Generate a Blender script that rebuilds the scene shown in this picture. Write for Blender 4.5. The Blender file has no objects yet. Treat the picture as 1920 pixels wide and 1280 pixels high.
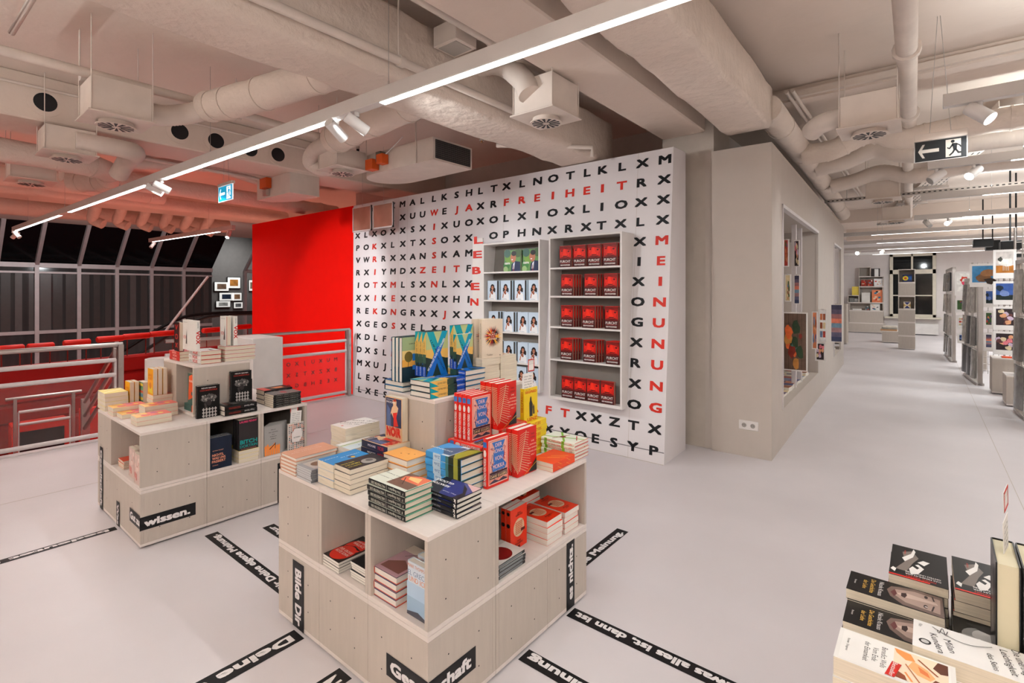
import bpy, math, random
from mathutils import Vector, Matrix
random.seed(7)
PI = math.pi
SC = bpy.context.scene
COL = SC.collection
V = Vector

# ------------------------------------------------------------------ camera, world, exposure
FPX, CAMH, THETA, HORIZON = 948.0, 1.55, math.radians(39.16), 546.0
cam_data = bpy.data.cameras.new('camera'); cam = bpy.data.objects.new('camera', cam_data); COL.objects.link(cam)
cam.location = (0, 0, CAMH); cam.rotation_euler = (PI/2, 0, THETA)
cam_data.sensor_width = 36; cam_data.lens = 36*FPX/1920; cam_data.shift_y = -(640-HORIZON)/1920
cam_data.clip_start = 0.05; cam_data.clip_end = 200
SC.camera = cam
SC.view_settings.view_transform = 'Standard'; SC.view_settings.look = 'None'
SC.view_settings.gamma = 1; SC.view_settings.use_curve_mapping = False
SC.view_settings.exposure = -0.1
world = bpy.data.worlds.new('night'); SC.world = world; world.use_nodes = True
world.node_tree.nodes['Background'].inputs[0].default_value = (0.012, 0.016, 0.02, 1)
world.node_tree.nodes['Background'].inputs[1].default_value = 1.0

def area_light(name, p, size, power, color=(.90, .985, 1.0), target=None, sy=None, spread=180, parent=None, rotz=0):
    d = bpy.data.lights.new(name, 'AREA'); d.energy = power; d.color = color; d.size = size; d.spread = math.radians(spread)
    if sy: d.shape = 'RECTANGLE'; d.size_y = sy
    o = bpy.data.objects.new(name, d); COL.objects.link(o); o.location = p
    if target is not None: o.rotation_euler = (V(target)-V(p)).to_track_quat('-Z', 'Y').to_euler()
    else: o.rotation_euler = (0, 0, rotz)
    if parent: o.parent = parent
    return o
def spot_light(name, p, target, power, angle=50, blend=.5, color=(.93, .985, 1), radius=.03):
    d = bpy.data.lights.new(name, 'SPOT'); d.energy = power; d.color = color; d.spot_size = math.radians(angle); d.spot_blend = blend; d.shadow_soft_size = radius
    o = bpy.data.objects.new(name, d); COL.objects.link(o); o.location = p
    o.rotation_euler = (V(target)-V(p)).to_track_quat('-Z', 'Y').to_euler()
    return o
LG = 0.205; SG = 0.25; UG = 0.07
# the strips of the ceiling light rails (main hall, unseen rails added behind the photographer, aisle room)
for x0, x1 in ((-13.2, -10.1), (-9.5, -6.5), (-6.0, -3.0), (-2.5, 0.5), (1.0, 4.0)):
    yy = 1.479+((x0+x1)/2+13.42)*.0371
    area_light('rail_strip_light', ((x0+x1)/2, yy, 2.685), 3.0, {-13.2: 80, -9.5: 66, -6.0: 48, -2.5: 84}.get(x0, 36)*LG, sy=.05, rotz=.0371)
for x0 in (-9.5, -6.0, -2.5, 1.0):
    for yy in (-1.6, -4.2):
        area_light('rail_strip_light', (x0+1.5, yy, 2.7), 3.0, 46*LG, sy=.05)  # unseen strips added for even light on the floor
area_light('rail_strip_light', (-12, 3.9, 2.685), 3.0, 60*LG, sy=.05)
for yy in (4.5, 6.7, 8.9, 11.3, 13.7, 16.1, 18.5, 21.0):
    area_light('rail_strip_light', (2.2, yy, 2.785), 3.4, (75 if yy < 8 else 260)*LG, sy=.05)
# upward fill lights added above the rails to brighten the ceiling
for x0 in (-12.0, -9.0, -6.0, -3.0, 0.0, 3.0):
    area_light('ceiling_fill_light', (x0, -1.6, 2.82), 2.8, (2800 if x0 > -4 else 520)*UG, sy=.05, target=(x0, -1.6, 5))
    area_light('ceiling_fill_light', (x0, -4.2, 2.82), 2.8, (2800 if x0 > -4 else 520)*UG, sy=.05, target=(x0, -4.2, 5))
for yy in (4.5, 6.7, 8.9, 11.3, 13.7, 16.1, 18.5, 21.0):
    area_light('ceiling_fill_light', (2.2, yy, 2.90), 3.4, 480*UG, sy=.05, target=(2.2, yy, 5))
# spotlights of the rails, together with added fill spots
SPOTS = [((-2.95, 1.80, 2.62), (-2.1, 4.5, 2.2), 210, 80), ((-3.25, 1.79, 2.62), (-4.6, 4.4, 1.4), 330, 62),  # beams from unlit heads, added to brighten the letter wall
         ((-6.25, 1.72, 2.60), (-2.5, 4.4, 1.2), 1900, 50), ((-6.1, 1.72, 2.62), (-5.6, 4.4, 1.4), 200, 60), ((-6.3, 1.70, 2.62), (-7.3, 4.66, 1.4), 1500, 55),
         ((-1.6, 1.3, 2.62), (-2.2, 1.6, .7), 60, 75), ((-4.9, .2, 2.62), (-4.0, 1.5, .7), 110, 75),
         ((0.4, 4.5, 2.62), (-1.2, 6.5, 1.6), 120, 60), ((0.25, 6.7, 2.62), (-1.3, 9.0, 2.0), 120, 45),
         ((0.0, 18.5, 2.65), (-1.6, 23.0, 1.6), 500, 60), ((1.2, 8.9, 2.65), (1.2, 10.0, 1.0), 120, 70),
         ((1.5, 2.2, 2.62), (0.4, 1.4, .8), 70, 80),
         ((2.5, -1.6, 2.62), (-1.4, 5.0, 1.2), 40, 80), ((-1.5, -1.6, 2.62), (-2.0, 3.0, 1.0), 40, 100), ((-4.5, -1.6, 2.62), (-4.0, 3.0, 1.0), 40, 100), ((.8, -1.6, 2.62), (.2, 4.0, 1.0), 70, 100),  # fill spots added behind the viewpoint to brighten what faces it
         ((2.0, -1.6, 2.62), (-3.5, 4.4, 2.4), 160, 90), ((-14.5, 1.4, 2.62), (-21, 2.6, .8), 900, 130), ((-14.5, 3.8, 2.62), (-21, 6.5, .8), 800, 130)]  # added fill for the letter wall and the glass facade
for p, t, w, a in SPOTS: spot_light('spot_beam', p, t, w*SG, a)
# added atrium fill; the red one stands in for bounce off the lower storey
area_light('atrium_fill_light', (-10.5, 4.5, -2.2), 4.0, 250, color=(1, .38, .27), target=(-10.5, 4.5, 3), sy=7)
area_light('atrium_fill_light', (-9.5, 2.0, 2.4), 1.5, 30, color=(1, .8, .75), target=(-8.5, 2.2, -1))

# ------------------------------------------------------------------ helpers
F3 = V((-math.sin(THETA), math.cos(THETA), 0)); R3 = V((math.cos(THETA), math.sin(THETA), 0)); U3 = V((0, 0, 1)); C3 = V((0, 0, CAMH))
def _ray(u, v): return F3+R3*((u-960)/FPX)+U3*((HORIZON-v)/FPX)
def at(u, v, z=0.0):
    d = _ray(u, v); return C3+d*((z-CAMH)/d.z)
def aty(u, v, y):
    d = _ray(u, v); return C3+d*(y/d.y)
def atx(u, v, x):
    d = _ray(u, v); return C3+d*(x/d.x)

def lin(c):
    c = c/255.0
    return c/12.92 if c <= .04045 else ((c+.055)/1.055)**2.4
_M = {}
def mat(rgb, rough=.55, metal=0, var=.05, scale=6, bump=0, bscale=40, stretch=None, emit=0, coat=0):
    key = (tuple(rgb), rough, metal, var, scale, bump, bscale, stretch, emit, coat)
    if key in _M: return _M[key]
    m = bpy.data.materials.new('paint_%d' % len(_M)); m.use_nodes = True
    nt = m.node_tree; b = nt.nodes['Principled BSDF']
    c = [lin(x) for x in rgb]
    b.inputs['Roughness'].default_value = rough; b.inputs['Metallic'].default_value = metal
    b.inputs['Specular IOR Level'].default_value = .3
    if coat: b.inputs['Coat Weight'].default_value = coat
    tc = nt.nodes.new('ShaderNodeTexCoord'); mp = nt.nodes.new('ShaderNodeMapping'); nt.links.new(tc.outputs['Object'], mp.inputs['Vector'])
    if stretch: mp.inputs['Scale'].default_value = stretch
    n = nt.nodes.new('ShaderNodeTexNoise'); n.inputs['Scale'].default_value = scale; n.inputs['Detail'].default_value = 4
    nt.links.new(mp.outputs['Vector'], n.inputs['Vector'])
    r = nt.nodes.new('ShaderNodeValToRGB')
    r.color_ramp.elements[0].position = .3; r.color_ramp.elements[1].position = .7
    r.color_ramp.elements[0].color = [x*(1-var) for x in c]+[1]; r.color_ramp.elements[1].color = [min(1, x*(1+var)) for x in c]+[1]
    nt.links.new(n.outputs['Fac'], r.inputs['Fac']); nt.links.new(r.outputs['Color'], b.inputs['Base Color'])
    if bump:
        n2 = nt.nodes.new('ShaderNodeTexNoise'); n2.inputs['Scale'].default_value = bscale; n2.inputs['Detail'].default_value = 5
        nt.links.new(mp.outputs['Vector'], n2.inputs['Vector'])
        bp = nt.nodes.new('ShaderNodeBump'); bp.inputs['Strength'].default_value = bump; bp.inputs['Distance'].default_value = .02
        nt.links.new(n2.outputs['Fac'], bp.inputs['Height']); nt.links.new(bp.outputs['Normal'], b.inputs['Normal'])
    if emit:
        b.inputs['Emission Color'].default_value = c+[1]; b.inputs['Emission Strength'].default_value = emit
    _M[key] = m; return m
def glass_mat():
    if 'g' in _M: return _M['g']
    m = bpy.data.materials.new('clear_glass'); m.use_nodes = True; nt = m.node_tree
    b = nt.nodes['Principled BSDF']; b.inputs['Roughness'].default_value = .03; b.inputs['Alpha'].default_value = .035
    b.inputs['Base Color'].default_value = (.75, .8, .8, 1)
    _M['g'] = m; return m

PAINT = mat((218, 204, 193), .7, bump=.12, bscale=14)
CEIL = mat((222, 205, 192), .8, var=.03, scale=1.5, bump=.25, bscale=9)
DUCTM = mat((224, 208, 195), .75, var=.04, scale=3, bump=.9, bscale=12)
FLEX = mat((220, 206, 195), .6)
WHITE = mat((226, 221, 218), .5)
WALLM = mat((222, 214, 212), .6, var=.02)
GREYW = mat((196, 186, 178), .7, var=.03)
WOOD_SHADED = mat((188, 177, 167), .55, var=.035, scale=5, bump=.06, bscale=30, stretch=(9, 9, 1))  # side panels: darker copy, the shade of the sides put into the colour
WOODX = mat((222, 212, 206), .5, var=.03, scale=5, bump=.05, bscale=30, stretch=(1, 9, 9))  # top and bottom panels: same wood without the darkening
DARK = mat((28, 28, 30), .5)
BLACK = mat((16, 16, 18), .5)
INK = mat((12, 13, 18), .5)
REDINK = mat((206, 44, 30), .5)
REDW = mat((240, 14, 2), .8, var=.02); REDW.node_tree.nodes['Principled BSDF'].inputs['Specular IOR Level'].default_value = .12
REDSOFA = mat((146, 16, 9), .7, var=.12, scale=3)
STEEL = mat((190, 184, 180), .3, metal=.9)
STEELW = mat((214, 208, 208), .4, metal=.15)
PAGES = mat((222, 211, 192), .8, var=.10, scale=9, stretch=(1, 1, 40))
PAGEW = mat((232, 226, 216), .8, var=.08, scale=9, stretch=(1, 1, 40))

_font = {}
def glyphs(s, bold=0.0):
    k = (s, bold)
    if k in _font: return _font[k]
    def raw(txt):
        cu = bpy.data.curves.new('t', 'FONT'); cu.body = txt; cu.size = 1; cu.offset = bold; cu.resolution_u = 2
        o = bpy.data.objects.new('t', cu); COL.objects.link(o)
        dg = bpy.context.evaluated_depsgraph_get(); me = bpy.data.meshes.new_from_object(o.evaluated_get(dg))
        vs = [(v.co.x, v.co.y) for v in me.vertices]; fs = [tuple(p.vertices) for p in me.polygons]
        bpy.data.objects.remove(o); bpy.data.curves.remove(cu); bpy.data.meshes.remove(me)
        return vs, fs
    if ('_H', bold) not in _font:
        vs, _ = raw('H'); _font[('_H', bold)] = (min(v[1] for v in vs), max(v[1] for v in vs))
    y0, y1 = _font[('_H', bold)]; c = 1/(y1-y0)
    vs, fs = raw(s)
    if not vs: _font[k] = ([], [], 0); return _font[k]
    x0 = min(v[0] for v in vs); x1 = max(v[0] for v in vs)
    vs = [((x-x0)*c, (y-y0)*c) for x, y in vs]
    _font[k] = (vs, fs, (x1-x0)*c); return _font[k]

class MB:
    def __init__(s): s.v = []; s.f = []; s.m = []; s.sm = []; s.mats = []
    def mi(s, m):
        if m not in s.mats: s.mats.append(m)
        return s.mats.index(m)
    def add(s, vs, fs, m, smooth=False, M=None):
        o = len(s.v); k = s.mi(m)
        s.v += [tuple(M@V(p)) if M else tuple(p) for p in vs]
        for f in fs: s.f.append([i+o for i in f]); s.m.append(k); s.sm.append(smooth)
    def box(s, a, b, m, M=None, c=0):
        (x0, y0, z0), (x1, y1, z1) = a, b
        x0, x1 = sorted((x0, x1)); y0, y1 = sorted((y0, y1)); z0, z1 = sorted((z0, z1))
        if c:
            c = min(c, (x1-x0)*.45, (y1-y0)*.45, (z1-z0)*.45)
            L = [(x0, x0+c, x1-c, x1), (y0, y0+c, y1-c, y1), (z0, z0+c, z1-c, z1)]
            vs = []; idx = {}
            for ix in range(2):
                for iy in range(2):
                    for iz in range(2):
                        X, Y, Z = (L[0][3*ix], L[0][1+ix]), (L[1][3*iy], L[1][1+iy]), (L[2][3*iz], L[2][1+iz])
                        for ax, p in enumerate(((X[0], Y[1], Z[1]), (X[1], Y[0], Z[1]), (X[1], Y[1], Z[0]))):
                            idx[(ix, iy, iz, ax)] = len(vs); vs.append(p)
            fs = []
            q = [(0, 0), (1, 0), (1, 1), (0, 1)]
            def P(ax, k, a_, b_): t = [a_, b_]; t.insert(ax, k); return tuple(t)
            for ax in range(3):
                for k in range(2):
                    f = [idx[P(ax, k, a_, b_)+(ax,)] for a_, b_ in q]
                    fs.append(f if (k == 1) != (ax == 1) else f[::-1])
            for ax in range(3):
                o1, o2 = [i for i in range(3) if i != ax]
                for a_ in range(2):
                    for b_ in range(2):
                        t0 = [0, 0, 0]; t0[o1] = a_; t0[o2] = b_; t1 = list(t0); t1[ax] = 1
                        f = [idx[tuple(t0)+(o1,)], idx[tuple(t1)+(o1,)], idx[tuple(t1)+(o2,)], idx[tuple(t0)+(o2,)]]
                        fs.append(f)
            for ix in range(2):
                for iy in range(2):
                    for iz in range(2): fs.append([idx[(ix, iy, iz, a_)] for a_ in range(3)])
            s.add(vs, fs, m, M=M); return
        vs = [(x0, y0, z0), (x1, y0, z0), (x1, y1, z0), (x0, y1, z0), (x0, y0, z1), (x1, y0, z1), (x1, y1, z1), (x0, y1, z1)]
        s.add(vs, [(0, 3, 2, 1), (4, 5, 6, 7), (0, 1, 5, 4), (1, 2, 6, 5), (2, 3, 7, 6), (3, 0, 4, 7)], m, M=M)
    def prism(s, pts, h0, h1, m, ax='z', M=None):
        def T(p, h): return {'z': (p[0], p[1], h), 'y': (p[0], h, p[1]), 'x': (h, p[0], p[1])}[ax]
        n = len(pts); vs = [T(p, h0) for p in pts]+[T(p, h1) for p in pts]
        fs = [list(range(n))[::-1], list(range(n, 2*n))]+[[i, (i+1) % n, n+(i+1) % n, n+i] for i in range(n)]
        s.add(vs, fs, m, M=M)
    def path(s, pts, r, m, n=12, caps=True, ribs=0, smooth=True):
        pts = [V(p) for p in pts]; rings = []
        rr = r if isinstance(r, (list, tuple)) else [r]*len(pts)
        if ribs:
            P2 = []; R2 = []
            for i in range(len(pts)-1):
                k = max(2, int((pts[i+1]-pts[i]).length/ribs))
                for j in range(k): P2.append(pts[i].lerp(pts[i+1], j/k)); R2.append(rr[i]*(1 if j % 2 else .955))
            P2.append(pts[-1]); R2.append(rr[-1]); pts, rr = P2, R2
        prev = None
        for i, p in enumerate(pts):
            d = (pts[min(i+1, len(pts)-1)]-pts[max(i-1, 0)]).normalized()
            if prev is None: a = d.orthogonal().normalized()
            else: a = (prev-d*prev.dot(d)).normalized()
            prev = a; b = d.cross(a)
            rings.append([p+(a*math.cos(2*PI*k/n)+b*math.sin(2*PI*k/n))*rr[i] for k in range(n)])
        vs = [q for R in rings for q in R]; fs = []
        for i in range(len(pts)-1):
            for k in range(n): fs.append([i*n+k, i*n+(k+1) % n, (i+1)*n+(k+1) % n, (i+1)*n+k])
        s.add(vs, fs, m, smooth)
        if caps: s.add(rings[0], [list(range(n))[::-1]], m); s.add(rings[-1], [list(range(n))], m)
    def quad(s, pts, m, M=None): s.add(pts, [list(range(len(pts)))], m, M=M)
    def text(s, txt, o, xd, yd, h, m, bold=.0, fit=None, align=.5, valign=.5):
        vs, fs, w = glyphs(txt, 0.0)
        if not vs: return
        sx = fit/w if fit else h
        o, xd, yd = V(o), V(xd).normalized(), V(yd).normalized()
        if bold >= .03: offs = [(-bold, -bold), (bold, -bold), (bold, bold), (-bold, bold)]
        elif bold > 0: offs = [(-bold, 0), (bold, 0)]
        else: offs = [(0, 0)]
        nn = xd.cross(yd).normalized()
        for k, (a, b) in enumerate(offs): s.add([o+nn*(.00006*k)+xd*((x+a-w*align)*sx)+yd*((y+b-valign)*h) for x, y in vs], fs, m)
    def build(s, name, parent=None, M=None):
        me = bpy.data.meshes.new(name); me.from_pydata(s.v, [], s.f)
        for m in s.mats: me.materials.append(m)
        me.polygons.foreach_set('material_index', s.m); me.polygons.foreach_set('use_smooth', s.sm)
        me.update()
        o = bpy.data.objects.new(name, me); COL.objects.link(o)
        if parent is not None: o.parent = parent
        if M is not None: o.matrix_world = M
        return o
USED = {}
def tag(o, label, cat, group=None):
    USED[label] = USED.get(label, 0)+1
    o['label'] = label; o['category'] = cat
    if group: o['group'] = group
    return o
def thing(name, label, cat, loc=(0, 0, 0), rotz=0, group=None):
    o = bpy.data.objects.new(name, None); COL.objects.link(o); o.location = loc; o.rotation_euler = (0, 0, rotz); o.empty_display_size = .1
    return tag(o, label, cat, group)
def struct(o): o['kind'] = 'structure'; return o
def copy_tree(o, parent=None):
    c = o.copy(); COL.objects.link(c)
    if parent is not None: c.parent = parent
    for ch in list(o.children): copy_tree(ch, c)
    return c
ORD = ['topmost', 'second from top', 'third from top', 'fourth from top', 'fifth from top', 'sixth from top', 'seventh from top']
NUM = {1: 'one', 2: 'two', 3: 'three', 4: 'four', 5: 'five', 6: 'six', 7: 'seven'}

# ------------------------------------------------------------------ room shell
CZ = 3.55
m = MB(); FLOORM = mat((216, 210, 213), .42, var=.05, scale=1.1, bump=.04, bscale=25)
m.box((-6.63, -6, -.35), (6.2, 23.6, 0), FLOORM); struct(m.build('floor'))
m = MB()
for x in (-5.2, 0.55): m.box((x, -6, .0002), (x+.004, 23, .0012), GREYW)
m.box((-6.6, 4.34, .0002), (-1.8, 4.35, .002), GREYW)
struct(m.build('trim_1'))
m = MB(); m.box((-19.7, -6, CZ), (6.2, 23.6, CZ+.2), CEIL); struct(m.build('ceiling'))
m = MB(); m.box((-21, -6.2, -3.4), (6.2, -6, CZ), PAINT); struct(m.build('wall_south'))
m = MB(); m.box((6.2, -6, 0), (6.4, 23.6, CZ), PAINT); struct(m.build('wall_right'))
m = MB(); m.box((-2.8, 23.45, 0), (6.2, 23.65, CZ), WALLM); struct(m.build('wall_rear'))
m = MB(); m.box((-2.8, 12.9, 0), (-2.6, 23.45, CZ), WALLM); struct(m.build('wall_left'))
m = MB(); m.box((-9.0, 6.0, 0), (-2.1, 6.15, CZ), GREYW); m.box((-2.1, 6.0, 0), (-1.95, 12.9, CZ), GREYW); m.box((-2.6, 12.8, 0), (-1.9, 12.95, CZ), GREYW)
struct(m.build('wall_inner'))
m = MB(); m.box((-2.12, 5.1, 0), (-1.6, 5.62, CZ), mat((192, 182, 172), .8, bump=.2, bscale=12)); struct(m.build('wall_column'))
m = MB(); m.box((-21.2, -6, -3.5), (-6.63, 14, -3.3), mat((150, 20, 12), .5, var=.06)); struct(m.build('floor_lower'))
m = MB(); m.box((-6.66, -6, -3.3), (-6.5, 4.4, -.34), REDW); struct(m.build('wall_lower'))
m = MB(); m.box((-6.69, -6, -.36), (-6.6, 4.36, .012), STEELW); struct(m.build('trim_2'))
# concrete beams with pipe holes
def beam(name, x0, x1, y0, y1, z0, side, holes, r=.06):
    b = MB(); b.box((x0, y0, z0), (x1, y1, CZ), CEIL, c=.012); o = struct(b.build(name))
    xs = x1 if side > 0 else x0
    for (y, z) in holes:
        h = MB(); p = (xs+side*.001, y, z)
        h.path([(xs-.0, y, z), (xs+.006, y, z)], r*1.55, CEIL, 24); h.path([(xs+.004, y, z), (xs+.008, y, z)], r, DARK, 24)
        h.build('pipe_sleeve', o)
beam('trim_3', -2.12, -1.68, -6, 5.1, 3.13, 1, [(1.4, 3.35), (2.1, 3.35), (2.73, 3.35), (3.07, 3.35), (3.39, 3.35)], .055)
bl = at(0, 247, 3.13).x
hl = [atx(u, v, -6.35) for u, v in ((85, 192), (337, 247), (405, 264), (469, 280), (521, 290))]
beam('trim_4', -7.0, -6.35, -6, 6.0, 3.13, 1, [(p.y, min(3.44, p.z)) for p in hl], .085)
beam('trim_5', -12.6, -11.9, -6, 6.0, 3.2, 1, [])
# far room ceiling ribs
m = MB(); m.box((-1.95, 5.6, 3.42), (6.2, 5.75, CZ), CEIL); m.box((-1.95, 15.0, 3.25), (6.2, 15.4, CZ), CEIL); m.box((-1.95, 19.6, 3.2), (6.2, 20.0, CZ), CEIL)
struct(m.build('trim_6'))

# ------------------------------------------------------------------ leaning letter wall
WT, WB, WH = 4.623, 4.351, 2.902
SL = (WT-WB)/WH
def wy(z): return WB+SL*z
m = MB()
fr = [(-6.61, WB, 0), (-1.796, WB, 0), (-1.815, WT, WH), (-7.0, WT, WH)]; bk = [(-6.61, 4.93, 0), (-1.815, 4.93, 0), (-1.815, 4.93, WH+.012), (-7.0, 4.93, WH+.012)]
m.add(fr+bk, [(0, 1, 2, 3), (5, 4, 7, 6), (1, 5, 6, 2), (4, 0, 3, 7), (3, 2, 6, 7), (4, 5, 1, 0)], mat((226, 221, 223), .38, var=.015))
lw = thing('letter_wall', 'tall white leaning partition wall printed with a grid of letters', 'partition')
m.build('panel', lw)
CX = [95, 142, 190, 240, 292, 348, 404, 460, 525, 583, 651, 720, 785, 859, 930, 1018, 1103, 1190, 1285, 1380, 1467, 1575, 1687, 1812]
CY = [562, 553, 545, 541, 535, 530, 527, 515, 505, 500, 492, 487, 475, 465, 450, 440, 430, 420, 410, 400, 385, 370, 360, 342]
def on_wall(u, v):
    d = _ray(u, v); t = (WB+SL*CAMH)/(d.y-SL*d.z); return C3+d*t
CXW = [on_wall(640+a/3, 260+b/3).x for a, b in zip(CX, CY)]
ROWS = ['X R C X X M A L L K S H L T X L N O T L K L X M', 'O L I X R X U U W* E J* A* X R F* R* E* I* H* E* I* T* R X',
 'X L X O X X S X I* X U O X O L X I O X L I O X X', 'P O K* X L X T X S* O X X L* O P H N X R X T X L X',
 'V W R* R X X A N S* K A M E* - - - - - - - - - X M*', 'R X I* Y M D X Z* E* I* T* F B* - - - - - - - - - I E*',
 'I O T* X M* L S X N* L X X E* - - - - - - - - - X I*', 'X X I* K E* X C O X X H I N* - - - - - - - - - O N*',
 'R E K* D N* G R X X J* X X X - - - - - - - - - G U*', 'X G E O S* X E L X R A X O - - - - - - - - - X N*',
 'K D L F C* X T O A* X L M X - - - - - - - - - R U*', 'D X S L H* O X X R X E X S - - - - - - - - - X N*',
 'M X U J X L X K O X X X T - - - - - - - - - O G*', 'L E X Z X R X G* E* S* E* L* L* S* C* H* A* F* T* X X Z T X',
 'L X E S X X K X O X P X R X L X X X X O E S Y P']
def letter_mesh(red):
    t = MB()
    for r, row in enumerate(ROWS):
        cells = row.split()
        z = 2.795-r*.192
        for c, ch in enumerate(cells):
            if ch == '-' or (ch.endswith('*')) != red: continue
            if 3 <= r <= 8 and c == 12: continue
            x = -1.905+(CXW[c]+1.905)*(1-.0334*(2.3-z))
            xd = (1, 0, 0); yd = (0, SL, 1)
            L = ch[0]; w = glyphs(L)[2]
            t.text(L, (x, wy(z)-.0012, z), xd, yd, .078, REDINK if red else INK, .055, fit=min(.145, w*.084*1.42) if L != 'I' else .02)
    return t
letter_mesh(False).build('black_lettering', lw); letter_mesh(True).build('red_lettering', lw)
m = MB()
for xa, k in ((CXW[13]+.12, 0), (CXW[21]+.16, 0), (CXW[5]-.16, 1), (CXW[6]-.18, 1)):
    for z0 in (0,):
        xb = -1.905+(xa+1.905)*(1-.0334*2.3)
        m.quad([(xb, wy(0)-.0006, 0), (xb+.003, wy(0)-.0006, 0), (xa+.003, wy(2.9)-.0006, 2.9), (xa, wy(2.9)-.0006, 2.9)], GREYW)
m.quad([(-6.55, wy(.1)-.0008, .1), (-1.8, wy(.1)-.0008, .1), (-1.8, wy(.108)-.0008, .108), (-6.55, wy(.108)-.0008, .108)], mat((120, 118, 120), .5))
m.build('panel_joint', lw)
# two clear picture panes hanging in front of the upper left corner
for i, (a, b) in enumerate(((663, 697), (701, 738))):
    p = aty(a, 436-(3 if i else 0)-3*i, 4.3); q = aty(b, 384-6*i, 4.3)
    t = thing('acrylic_panel', ['left', 'right'][i]+' one of two clear acrylic panes hanging at letter wall corner', 'panel', (0, 0, 0), group='acrylic panes at the wall corner')
    m = MB(); m.box((p.x, 4.29, p.z), (q.x, 4.305, q.z), mat((196, 150, 132), .15, metal=.55, var=.15, scale=4, bump=.1, bscale=5)); m.build('pane', t)
    m = MB()
    for (x0, x1, z0, z1) in ((p.x, q.x, p.z, p.z+.02), (p.x, q.x, q.z-.012, q.z), (p.x, p.x+.012, p.z, q.z), (q.x-.012, q.x, p.z, q.z)): m.box((x0, 4.282, z0), (x1, 4.31, z1), STEELW)
    m.path([((p.x+q.x)/2, 4.3, q.z), ((p.x+q.x)/2, 4.3, CZ)], .002, STEEL, 6)
    m.build('frame', t)

# ------------------------------------------------------------------ red wall over the atrium
RYW = 4.66; RX0 = aty(473, 425, RYW).x; RZ = aty(661, 386, RYW).z
m = MB(); m.prism([(RX0, -3.3), (-6.63, -3.3), (-6.63, 0), (-7.03, RZ), (RX0, RZ)], RYW, 4.9, REDW, 'y'); struct(m.build('wall_red'))

# ------------------------------------------------------------------ aisle shelving wall
AR = Matrix.Translation((-1.077, 5.08, 0)) @ Matrix.Rotation(math.radians(1.83), 4, 'Z')
AW = MB(); PANELM = mat((192, 182, 174), .6, var=.02)
W1 = (.516, 3.4, .37, 2.42); W2 = (5.64, 7.1, .37, 2.43); TOP = 2.915
for (y0, y1, z0, z1) in ((0, W1[0], 0, TOP), (W1[0], W1[1], 0, W1[2]), (W1[0], W1[1], W1[3], TOP), (W1[1], W2[0], 0, TOP), (W2[0], W2[1], 0, W2[2]), (W2[0], W2[1], W2[3], TOP), (W2[1], 7.77, 0, TOP)):
    AW.box((-.03 if y0 else -.53, y0, z0), (0, y1, z1), PANELM)
AW.box((-.6, .03, 0), (-.53, 7.77, TOP), PANELM); AW.box((-.53, W1[0], W1[3]), (-.03, W2[1], W1[3]+.02), PANELM); AW.box((-.53, W1[0], W1[2]-.02), (-.03, 7.77, W1[2]), PANELM)
AW.box((-.53, W1[1]+.01, 0), (-.03, W1[1]+.03, TOP), PANELM); AW.box((-.53, W2[0]-.03, 0), (-.03, W2[0]-.01, TOP), PANELM)
struct(AW.build('wall_aisle', M=AR))
def loc(x, y, z): return AR @ V((x, y, z))
m = MB()
for (y0, y1, z0, z1) in (W1, W2):
    m.box((-.04, y0, z1-.035), (.012, y1, z1), STEELW); m.box((-.04, y0, z0), (.012, y0+.02, z1), STEELW)
struct(m.build('trim_7', M=AR))
ARZ = math.radians(1.83)
for i, (yy, xx) in enumerate(((.95, -.1), (1.3, -.3), (1.95, -.1), (2.4, -.1), (2.85, -.2), (6.1, -.1), (6.6, -.2))):
    t = thing('display_upright', 'grey metal upright post, %s along the aisle display openings' % ['first', 'second', 'third', 'fourth', 'fifth', 'sixth', 'seventh'][i], 'post', loc(xx, yy, .37), ARZ, 'uprights in the aisle display wall')
    m = MB(); m.box((-.025, -.025, 0), (.025, .025, 2.0), STEEL if i < 2 else STEELW); m.build('post', t)
    m = MB(); m.box((-.38, -.012, 1.86), (-.02, .012, 1.9), STEEL); m.build('cross_arm', t)
CALC = [(150, 80, 50), (60, 90, 50), (40, 50, 110), (200, 120, 80), (110, 130, 160), (170, 60, 50), (90, 70, 110), (210, 190, 150)]
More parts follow.
